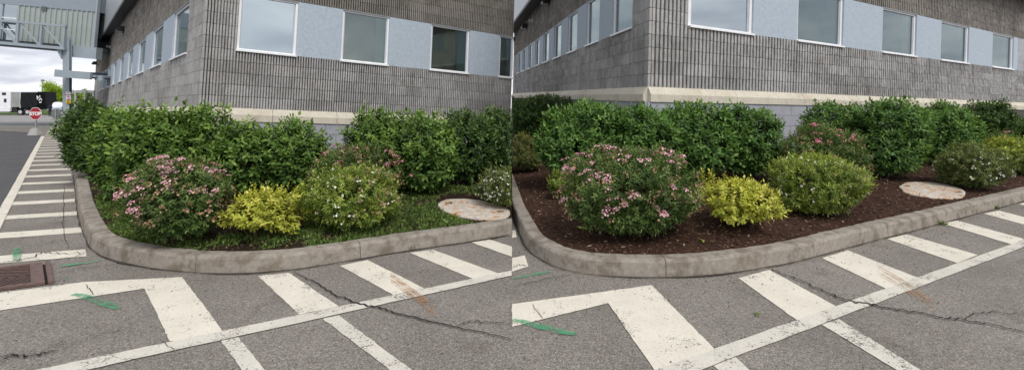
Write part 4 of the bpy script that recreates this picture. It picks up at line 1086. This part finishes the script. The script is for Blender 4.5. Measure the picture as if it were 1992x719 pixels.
# lorry
TY = 70.0; k = (TY-1.28)/F; tz = zr(TY); X_ = lambda u: (u-CX)*k; Z_ = lambda v_: H-(v_-CY)*k
M_CAB = m_plain('white lorry paint', (.78,.79,.82), .3, .5, 0, .03); M_TARP = m_plain('black tarpaulin', (.014,.015,.017), .75, .15, 0, .3, 3)
M_TGREY = m_plain('silver trailer side', (.33,.33,.31), .45, .5, .2, .15, 1); M_TYRE = m_plain('tyre rubber', (.02,.02,.02), .8); M_RIM = m_plain('wheel alloy', (.62,.63,.65), .3, .5, .5)
tp = Vector((X_(40), TY, tz)); lorry = empty('lorry', T(tp)); tag(lorry, 'white sleeper cab lorry with silver and black curtain side trailer across the lot', 'lorry')
lx = lambda u: X_(u) - tp.x; lz = lambda v_: Z_(v_) - tz
def lbox(name, u0, u1, y0, y1, v0, v1, mat, parent=None, bevel=.0):
    return MB().box(lx(u0), lx(u1), y0, y1, lz(v1), lz(v0)).obj(name, mat, T(tp), parent or lorry, bevel=bevel)
cab = MB().prism([(lx(-40), lz(217)), (lx(19), lz(217)), (lx(20), lz(207)), (lx(20.5), lz(178)), (lx(17), lz(175.8)), (lx(-4), lz(175)), (lx(-14), lz(187)), (lx(-26), lz(196)), (lx(-40), lz(198))], -1.2, 1.2).obj('cab', M_CAB, T(tp), lorry, bevel=.06)
lbox('side_window', 3, 10.5, -1.235, -1.19, 180, 185, M_DARK, cab); lbox('side_window', 6.8, 11.5, -1.235, -1.19, 192, 199, M_DARK, cab)
lbox('locker_door', 6.5, 13.5, -1.225, -1.19, 202.5, 207.5, M_FRAME, cab); lbox('side_skirt', -10, 19.5, -1.26, -1.19, 209, 217, M_CAB, cab)
lbox('windscreen', -12, -6, -1.0, 1.0, 184, 192, M_DARK, cab); lbox('chassis', 18, 92, -.5, .5, 209, 213, M_DARK)
lbox('trailer_front', 20.8, 40, -1.25, .5, 179.3, 208.3, M_TGREY)
for u in (24.5, 28.5, 32.5, 36.5): lbox('rib', u, u+.5, -1.28, -1.251, 180, 208, M_TGREY)
lbox('corner_post', 38.2, 40.6, -1.31, .51, 179.3, 210, M_FRAMEG)
mb = MB(); n = 40; vv = []; ff = []
for i in range(n+1):
    t = i/n; u = 40.6 + 32*t
    for j in range(7):
        q = j/6; y = -1.28 - .05*math.sin(t*34 + q*4) - .04*math.sin(t*15 - q*7) - .06*q; vv.append((lx(u), y, lz(179.3 + 30.5*q + .8*math.sin(t*20)*q)))
ff = [(i*7+j, (i+1)*7+j, (i+1)*7+j+1, i*7+j+1) for i in range(n) for j in range(6)]
MB().add(vv, ff).obj('tarpaulin', M_TARP, T(tp), lorry, True)
lbox('trailer_body', 40.6, 72, -1.2, .5, 179.6, 210, M_TARP)
for i in range(7):
    u = 73 + i*2.35; a = 2.2 + .15*i
    fo_ = MB().add([(lx(u), -1.3, lz(178.4)), (lx(u+2.2), -1.45, lz(178.4)), (lx(u+2.3), -1.3, lz(178.6)), (lx(u+a+1.5), -1.3, lz(212)), (lx(u+a+3.4), -1.5, lz(212)), (lx(u+a+3.7), -1.3, lz(212)), (lx(u), .2, lz(178.4)), (lx(u+2.3), .2, lz(178.6)), (lx(u+a+3.7), .2, lz(212)), (lx(u+a+1.5), .2, lz(212))],
        [(0,1,4,3),(1,2,5,4),(2,7,8,5),(0,3,9,6),(0,6,7,2,1),(3,4,5,8,9)]).obj('curtain_fold', M_TARP, T(tp), lorry)
for t_, u, v_, s_ in (('N', 78.8, 190, .75), ('A', 82, 192.5, .7), ('co', 82.2, 198.6, .32)):
    text('logo', t_, s_, M_SWHITE, T((X_(u), TY-1.56, Z_(v_))) @ Matrix.Rotation(R(-8), 4, 'Y') @ FACE, lorry, .03)
def wheel(u, vb, r, y):
    z0 = r; M = T((X_(u), TY+y, tz+r)); w_ = empty  # tyre is the part, rim its sub-part
    ty = MB().tube([(0,-.15,0),(0,-.13,0),(0,.13,0),(0,.15,0)], [r*.86, r, r, r*.86], 20).obj('wheel', M_TYRE, M, lorry)
    MB().tube([(0,-.165,0),(0,-.152,0)], [r*.35, r*.58], 14).obj('rim', M_RIM, M, ty)
for u in (37.5, 51.5): wheel(u, 221, .47, -1.02)
wheel(-26, 221, .47, -1.02); wheel(24, 221, .42, .9)
lbox('mud_flap', 18.5, 29.5, -1.05, -.4, 209, 219, M_DARK); lbox('fuel_tank', -6, 14, -1.1, -.5, 213.5, 219, M_FRAMEG)
# flatbed trailer with white bundles
FY = 66.0; k2 = (FY-1.0)/F; fx = lambda u: (u-CX)*k2; fz = lambda v_: H-(v_-CY)*k2
fp = Vector((fx(117), FY, zr(FY))); fb = empty('flatbed_trailer', T(fp)); tag(fb, 'grey flatbed trailer parked beyond the stop signs', 'trailer')
def fbox(name, u0, u1, y0, y1, v0, v1, mat, par=fb): return MB().box(fx(u0)-fp.x, fx(u1)-fp.x, y0, y1, fz(v1)-fp.z, fz(v0)-fp.z).obj(name, mat, T(fp), par)
fbox('deck', 94, 160, -1.2, 1.2, 211.5, 214, M_STEEL); fbox('beam', 100, 158, -.4, .4, 214, 217, M_DARK)
for u in (120, 127, 150):
    w_ = MB().tube([(0,-.12,0),(0,.12,0)], [.42,.42], 16).obj('wheel', M_TYRE, T((fx(u), FY-1.0, zr(FY)+.42)), fb); MB().tube([(0,-.14,0),(0,-.121,0)], [.15,.24], 12).obj('rim', M_RIM, T((fx(u), FY-1.0, zr(FY)+.42)), w_)
fbox('support_leg', 99, 100.5, -.9, -.7, 214, 222, M_DARK)
def bundle(u0, u1, v0, v1, lab):
    c_ = Vector((fx((u0+u1)/2), FY, fz(v1))); rx, rz_ = (u1-u0)/2*k2, (v1-v0)*k2; mb = MB(); n = 14; vv = []
    for j in range(7):
        a = j/6*math.pi/2
        for i in range(n):
            t = 2*math.pi*i/n; g = 1 + .16*noise.noise(Vector((math.cos(t)*2+u0, math.sin(t)*2, j*.5)))
            vv.append((rx*math.cos(t)*g*max(.08, math.cos(a)**.5), .8*math.sin(t)*g*max(.08, math.cos(a)**.5), rz_*math.sin(a)))
    mb.add(vv, [(j*n+i, j*n+(i+1) % n, (j+1)*n+(i+1) % n, (j+1)*n+i) for j in range(6) for i in range(n)] + [tuple(6*n+i for i in range(n)), tuple(range(n))[::-1]])
    tag(mb.obj('wrapped_bundle', M_CAB, T(c_), None, True), lab, 'bundle', 'white bundles on the flatbed')
bundle(91.5, 106.5, 198.5, 211.5, 'large white wrapped bundle on the flatbed, next to the black curtain'); bundle(119, 129, 204, 211.5, 'small white wrapped bundle on the flatbed left of the column'); bundle(138, 144, 205, 211.5, 'white bundle on the flatbed right of the column')
# light mast
mp = Vector(((82.8-CX)/F*90, 90, zr(90))); ms_ = empty('light_mast', T(mp)); tag(ms_, 'thin dark light mast rising behind the black curtain trailer', 'lamp post')
mh = H-(158.5-CY)*.1 - mp.z
MB().tube([(0,0,0),(0,0,mh)], [.10,.06], 8).obj('pole', M_STEELD, T(mp), ms_); MB().tube([(0,0,mh),(0,0,mh+.12),(0,0,mh+.35)], [.1,.28,.22], 10).obj('lamp_head', M_STEELD, T(mp), ms_)
# trees beyond the lot
def tree(u0, u1, vt, vb, Y, mat, lab, leafs=7500, leaf=.24):
    kk = Y/F; c = Vector(((u0+u1)/2-CX, 0, 0))*kk; c.y = Y; zb_ = zr(Y) + (.16 if 74 < Y < 110 else 0); c.z = zb_
    zt = H-(vt-CY)*kk; z0 = H-(vb-CY)*kk; rx = (u1-u0)/2*kk*1.05; hz = zt-z0
    root = empty('leafy_tree', T(c)); tag(root, lab, 'tree', 'trees beyond the lot')
    mb = MB(); mb.tube([(0,0,-.1),(.05,0,hz*.4),(0,.05,hz*.75)], [.13,.09,.03], 7)
    cl = []
    for i in range(20):
        a = rng.uniform(0, 6.28); q = rng.uniform(.1, 1); zz = (z0-zb_) + hz*(.12 + .8*q); rr = rx*rng.uniform(.2, .8)*math.sqrt(max(.08, 1-(q-.25)**2*1.5))
        p = (rr*math.cos(a), rr*math.sin(a), zz); cl.append(p); mb.tube([(0,0,zz*.55),p], [.04,.012], 5)
    mb.obj('trunk', M_BARK, T(c), root)
    idx = rng.integers(0, len(cl), leafs); P = np.array(cl)[idx] + rng.normal(0, 1, (leafs,3))*np.array([rx*.22, rx*.22, hz*.09]); P[:,2] = np.maximum(P[:,2], .3)
    me = leaf_mesh('crown', P, unit(leafs), unit(leafs)*.6 + np.array([0,-.3,.8]), rng.uniform(.7,1.2,leafs)*leaf, rng.uniform(.4,.6,leafs)*leaf, np.clip(rng.normal(.5,.2,leafs),0,1), mat)
    put(bpy.data.objects.new('crown', me), T(c), root)
tree(84, 116, 162, 208, 82, L_TREE, 'bright green young tree right of the light mast'); tree(98, 134, 174, 212, 86, L_TREE, 'low bright green tree left of the steel column')
tree(136, 158, 180, 212, 84, L_TREE, 'green tree behind the hand rail, nearest the column'); tree(152, 182, 176, 212, 95, L_TREED, 'grey green tree behind the hand rail, nearest the building')
for i, (u0, u1, vt) in enumerate(((-120,-40,190), (-60,20,192), (10,70,193), (60,100,196))):
    tree(u0, u1, vt, 214, 130, L_TREED, ['far tree line clump beyond the cab, out at the left edge', 'far tree clump behind the white cab', 'far tree clump behind the silver trailer side', 'far tree clump behind the black curtain'][i], 3000, .4)
# person in dark clothes by the flatbed
pp = Vector(((97.3-CX)/F*60, 60, zr(60)))
me = bpy.data.meshes.new('body'); 
J = {'pel':(0,0,.92),'che':(0,0,1.28),'nec':(0,0,1.48),'hea':(.0,-.02,1.66),'hip1':(.09,0,.88),'kne1':(.11,-.02,.48),'ank1':(.12,.02,.08),'toe1':(.13,-.14,.03),'hip2':(-.09,0,.88),'kne2':(-.10,-.05,.48),'ank2':(-.11,.05,.08),'toe2':(-.12,-.10,.03),
     'sh1':(.19,0,1.42),'el1':(.24,.02,1.14),'wr1':(.22,-.10,.90),'sh2':(-.19,0,1.42),'el2':(-.25,.0,1.14),'wr2':(-.23,-.12,.90)}
ks = list(J); E_ = [('pel','che'),('che','nec'),('nec','hea'),('pel','hip1'),('hip1','kne1'),('kne1','ank1'),('ank1','toe1'),('pel','hip2'),('hip2','kne2'),('kne2','ank2'),('ank2','toe2'),('che','sh1'),('sh1','el1'),('el1','wr1'),('che','sh2'),('sh2','el2'),('el2','wr2')]
me.from_pydata([J[q] for q in ks], [(ks.index(a), ks.index(b_)) for a, b_ in E_], [])
M_CLOTH = m_plain('dark navy clothes', (.02,.022,.035), .85, .2); me.materials.append(M_CLOTH)
per = bpy.data.objects.new('person', me); put(per, T(pp)); tag(per, 'person in dark clothes standing by the flatbed behind the grey sign back', 'person')
per.modifiers.new('skin', 'SKIN'); rad_ = {'pel':.15,'che':.16,'nec':.06,'hea':.10,'hip':.10,'kne':.065,'ank':.045,'toe':.035,'sh1':.07,'sh2':.07,'el1':.05,'el2':.05,'wr1':.035,'wr2':.035}
for i, q in enumerate(ks):
    r = rad_.get(q, rad_.get(q[:3], .05)); me.skin_vertices[0].data[i].radius = (r, r*.8); me.skin_vertices[0].data[i].use_root = (q == 'pel')
per.modifiers.new('sub', 'SUBSURF').levels = 1; per.modifiers['sub'].render_levels = 2
M_HAIR = m_plain('dark hair', (.02,.015,.012), .8, .2)
MB().tube([(0,0,1.64),(0,0,1.72),(0,0,1.77)], [.105,.10,.04], 10).obj('hair', M_HAIR, T(pp), per, True)

# loose grit on the asphalt, thickest along the kerbs, and weed tufts in the gutter
pts = []
for site in 'LR':
    K, nr_ = KPATH[site], normals(KPATH[site])
    for _ in range(900):
        i = random.randrange(len(K)); d = abs(random.gauss(0, .22)) + .01; p = K[i] - nr_[i]*d
        if (p.x < -.01) == (site == 'L') and p.y < 9: pts.append((p.x, p.y, .006))
for _ in range(500):
    u, v_ = random.uniform(0, 1992), random.uniform(420, 719); p = G(u, v_); pts.append((p.x, p.y, .006))
pts = np.array(pts); n = len(pts)
M_GRIT = m_leaf('loose grit', (.04,.035,.03), (.15,.135,.12), (.36,.34,.31), 0, .9)
me = leaf_mesh('loose_grit', pts, unit(n)*np.array([1,1,.3]), np.tile([0,0,1.], (n,1)) + unit(n)*.4, rng.uniform(.006,.016,n), rng.uniform(.006,.012,n), rng.random(n), M_GRIT, .5, .0)
tag(stuff(put(bpy.data.objects.new('loose_grit', me))), 'loose stone grit scattered over the asphalt', 'grit')
for u, v_, lab in ((1740,457,'small weed tuft at the kerb near the second right bay bar'), (1833,438,'small weed tuft at the kerb near the third right bay bar'), (1937,407,'small weed tuft at the kerb near the far right'), (798,487,'small weed tuft at the left kerb beside a bay bar')):
    p = G(u, v_); n = 26; a = rng.uniform(0, 6.28, n); d_ = np.stack([np.cos(a)*.7, np.sin(a)*.7, rng.uniform(.4,1.2,n)], 1)
    tag(put(bpy.data.objects.new('weed_tuft', leaf_mesh('weed_tuft', rng.normal(0, .012, (n,3))*np.array([1,1,0]), d_, unit(n), rng.uniform(.03,.07,n), rng.uniform(.006,.016,n), rng.random(n), L_GRASS, .1, .3)), T((p.x, p.y, .004))), lab, 'weed', 'weed tufts in the gutter')
